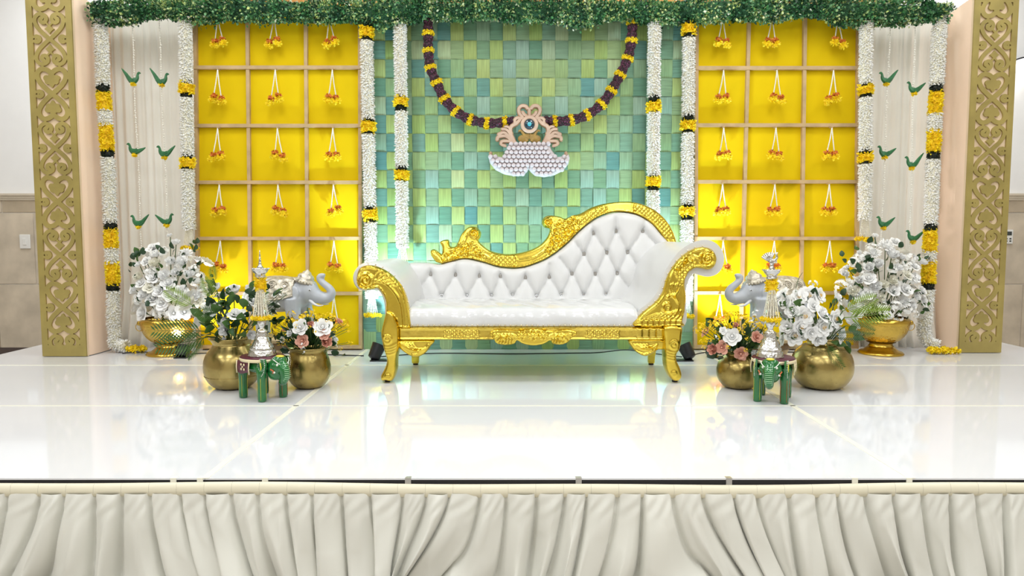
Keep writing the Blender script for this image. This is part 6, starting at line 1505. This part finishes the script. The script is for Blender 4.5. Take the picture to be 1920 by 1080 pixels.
# ================================================================== SILVER OIL LAMPS
def lamp(label, px, X, Y, z0, finial):
    k = Y / FPX; root = thing('oil_lamp', label, 'lamp', (X, Y, z0)); c = (X, Y, z0); P = lambda q: [(a * k, b * k) for a, b in q]
    MB().lathe(P([(26, 0), (26.5, 2), (25, 5), (25, 9), (22.5, 11), (22, 13), (23, 14.5), (21, 17), (18, 22), (14.5, 29), (12, 36), (10.5, 38), (11.5, 40), (10, 44), (10.5, 47), (8, 49), (5.5, 51), (5, 54), (7, 58), (9, 63), (8.5, 68), (6, 71)]), 40, c).build('base', 'silver', root)
    n, m = 30, 40; V = []; a = np.linspace(0, 2 * PI, n, endpoint=False)                            # twisted shaft
    for i in range(m + 1):
        t = i / m; r = (8.0 - 2.6 * t) * k; z = (70 + 78 * t) * k; rr = r * (1 + 0.10 * np.sin(6 * a + t * 26)); V.append(np.stack([X + rr * np.cos(a), Y + rr * np.sin(a), np.full(n, z0 + z)], 1))
    MB().add(np.concatenate(V), [(i * n + j, i * n + (j + 1) % n, (i + 1) * n + (j + 1) % n, (i + 1) * n + j) for i in range(m) for j in range(n)]).build('twisted_shaft', 'silverplain', root)
    bo = MB().lathe(P([(6, 146), (9.5, 148), (10, 151), (8.5, 153), (10, 155), (13.5, 159), (15.5, 163), (16, 165), (14.5, 165), (12, 160), (3, 158)]), 36, c).build('bowl', 'silver', root)
    for q in range(5):
        t = 2 * PI * q / 5 + 0.3; MB().tube([(X + 12 * k * math.cos(t), Y + 12 * k * math.sin(t), z0 + 163.5 * k), (X + 17.5 * k * math.cos(t), Y + 17.5 * k * math.sin(t), z0 + 165 * k)], [0.006, 0.003], 6).build('wick_spout', 'silver', bo)
    if finial == 'spire':
        MB().lathe(P([(3, 158), (6, 166), (5, 169), (2.6, 171), (3.4, 174), (1.8, 176), (2.8, 179), (1.4, 181), (2.4, 184), (1.2, 186), (1.8, 189), (0.8, 192), (1.0, 195), (0.2, 200)]), 16, c).build('spire_finial', 'silver', root)
    else:
        f = MB().lathe(P([(3, 158), (6, 167), (4, 170), (3, 174), (4.5, 177)]), 16, c); f.build('finial_stem', 'silver', root)
        b = MB().ball((X + 0.004, Y, z0 + 181 * k), (0.022, 0.012, 0.014), 12, 8)
        b.tube(cat_rom([(X + 0.016, Y, z0 + 183 * k), (X + 0.026, Y, z0 + 188 * k), (X + 0.022, Y, z0 + 194 * k), (X + 0.030, Y, z0 + 197 * k)], 4, False), np.linspace(0.009, 0.004, 13), 8)
        pk = b.build('peacock_finial', 'silver', root)
        for q in range(7):
            t = 1.15 + q * 0.24; L = 0.052; p = (X - 0.012, Y, z0 + 180 * k); e = (p[0] + L * math.cos(t), Y, p[2] + L * math.sin(t))
            MB().tube([p, ((p[0] + e[0]) / 2, Y - 0.002, (p[2] + e[2]) / 2), e], [0.004, 0.006, 0.005], 6).build('tail_feather', 'silver', pk)
    # garlands tied round the lamp
    g = thing('lamp_garland', ('marigold and jasmine garland tied round the silver lamp with the ' + ('spire' if finial == 'spire' else 'peacock') + ' finial'), 'garland', (X, Y, z0 + 70 * k))
    flower_run('marigold', [(X, Y, z0 + 145 * k), (X, Y, z0 + 126 * k)], g, 0.034)
    for q in range(9):
        t = PI + PI * q / 8; r0, r1 = 0.018, 0.042
        p = [(X + r0 * math.cos(t), Y + r0 * math.sin(t) - 0.006, z0 + 127 * k), (X + 0.03 * math.cos(t), Y + 0.03 * math.sin(t) - 0.006, z0 + 100 * k), (X + r1 * math.cos(t), Y + r1 * math.sin(t) - 0.004, z0 + 76 * k)]
        beads(p, 0.0034, 0.009, g, 'jasmine_string', 'jasmine')
    for q in range(8):
        t = PI - 0.2 + (PI + 0.4) * q / 7; marigold_tuft('marigold_tuft', (X + 0.042 * math.cos(t), Y + 0.042 * math.sin(t), z0 + 72 * k), 0.019, 46, g)
lamp('tall silver oil lamp with a spire finial standing on a green elephant stool', 490, sx1, sy_1, H1, 'spire')
lamp('tall silver oil lamp with a peacock finial standing on a green elephant stool', 1440, sx2 - 0.022, sy_2, H2, 'peacock')

# ================================================================== UPLIGHT HOUSINGS AND CABLES
names = ['black LED floor uplight behind the low-end front leg of the sofa', 'black LED floor uplight behind the tall-end front leg of the sofa', 'black LED floor uplight behind the urn beside the palm fronds, aimed at the yellow lattice',
         'black LED floor uplight before the yellow lattice beside the small narrow-mouthed pot']
for (l, a, w, c, s), nm in zip(UPL, names):
    L = Vector(l); d = (Vector(a) - L).normalized(); root = thing('led_uplight', nm, 'stage light', (L.x, L.y, 0), group='floor uplights')
    R = d.to_track_quat('Z', 'Y').to_matrix().to_4x4(); M_ = Matrix.Translation(L - d * 0.012) @ R; sc = 0.85 if l[2] > 0.11 else 0.65
    MB().lathe([(0.03 * sc, -0.13 * sc), (0.05 * sc, -0.12 * sc), (0.058 * sc, -0.03 * sc), (0.062 * sc, 0.0), (0.056 * sc, 0.0), (0.052 * sc, -0.012)], 22).xf(M_).build('can', 'black_metal', root, auto=40)
    MB().lathe([(0.001, -0.016), (0.051 * sc, -0.016), (0.051 * sc, -0.014), (0.001, -0.014)], 22).xf(M_).build('lens', 'lens', root)
    P0 = L - d * 0.07 * sc
    for sgn in (-1, 1): MB().obox((L.x + sgn * 0.068 * sc, P0.y, (P0.z) / 2 + 0.01), (0.006, 0.028, P0.z + 0.03)).build('yoke_arm', 'black_metal', root, False)
    MB().box(L.x - 0.072 * sc, L.x + 0.072 * sc, P0.y - 0.05, P0.y + 0.03, 0.0, 0.008).build('base_plate', 'black_metal', root, False)
def cable(label, pts, r=0.004):
    C = cat_rom(np.array(pts, float), 8, False); C[:, 2] = np.maximum(C[:, 2], r); o = MB().tube(C, r, 6).build('power_cable', 'black', None); tag(o, label, 'cable', 'power cables behind the sofa')
cable('black power cable running along the deck at the foot of the woven backdrop', [(-1.0, 5.2, .004), (-0.6, 5.36, .004), (0, 5.34, .004), (0.6, 5.38, .004), (0.85, 5.36, .03), (1.0, 5.36, .012), (1.25, 5.2, .004)])
cable('black power cable looping on the deck past the yellow lattice by the tall sofa end', [(1.28, 5.2, .004), (1.5, 5.42, .004), (1.75, 5.38, .004), (2.1, 5.42, .004), (2.5, 5.36, .004)])
cable('black power cable on the deck between garland end and urn near the palm fronds', [(-2.95, 5.36, .004), (-2.8, 5.38, .012), (-2.66, 5.30, .004), (-2.48, 5.30, .004), (-2.3, 5.38, .004), (-1.9, 5.40, .004), (-1.1, 5.25, .004)])
# a dropped sprig on the deck
sp = thing('fallen_sprig', 'small dark leaf sprig lying on the deck near the small wide-mouthed pot', 'sprig', (*FL(636, 668), 0.003))
for k in range(6): link('leaf', LEAF['leafdark'], None, sp, loc=(0.012 * (k - 2.5), 0.004 * (-1) ** k, 0.004), rot=(-1.4, 0, 1.2 * k), scale=(0.03, 0.03, 0.03))
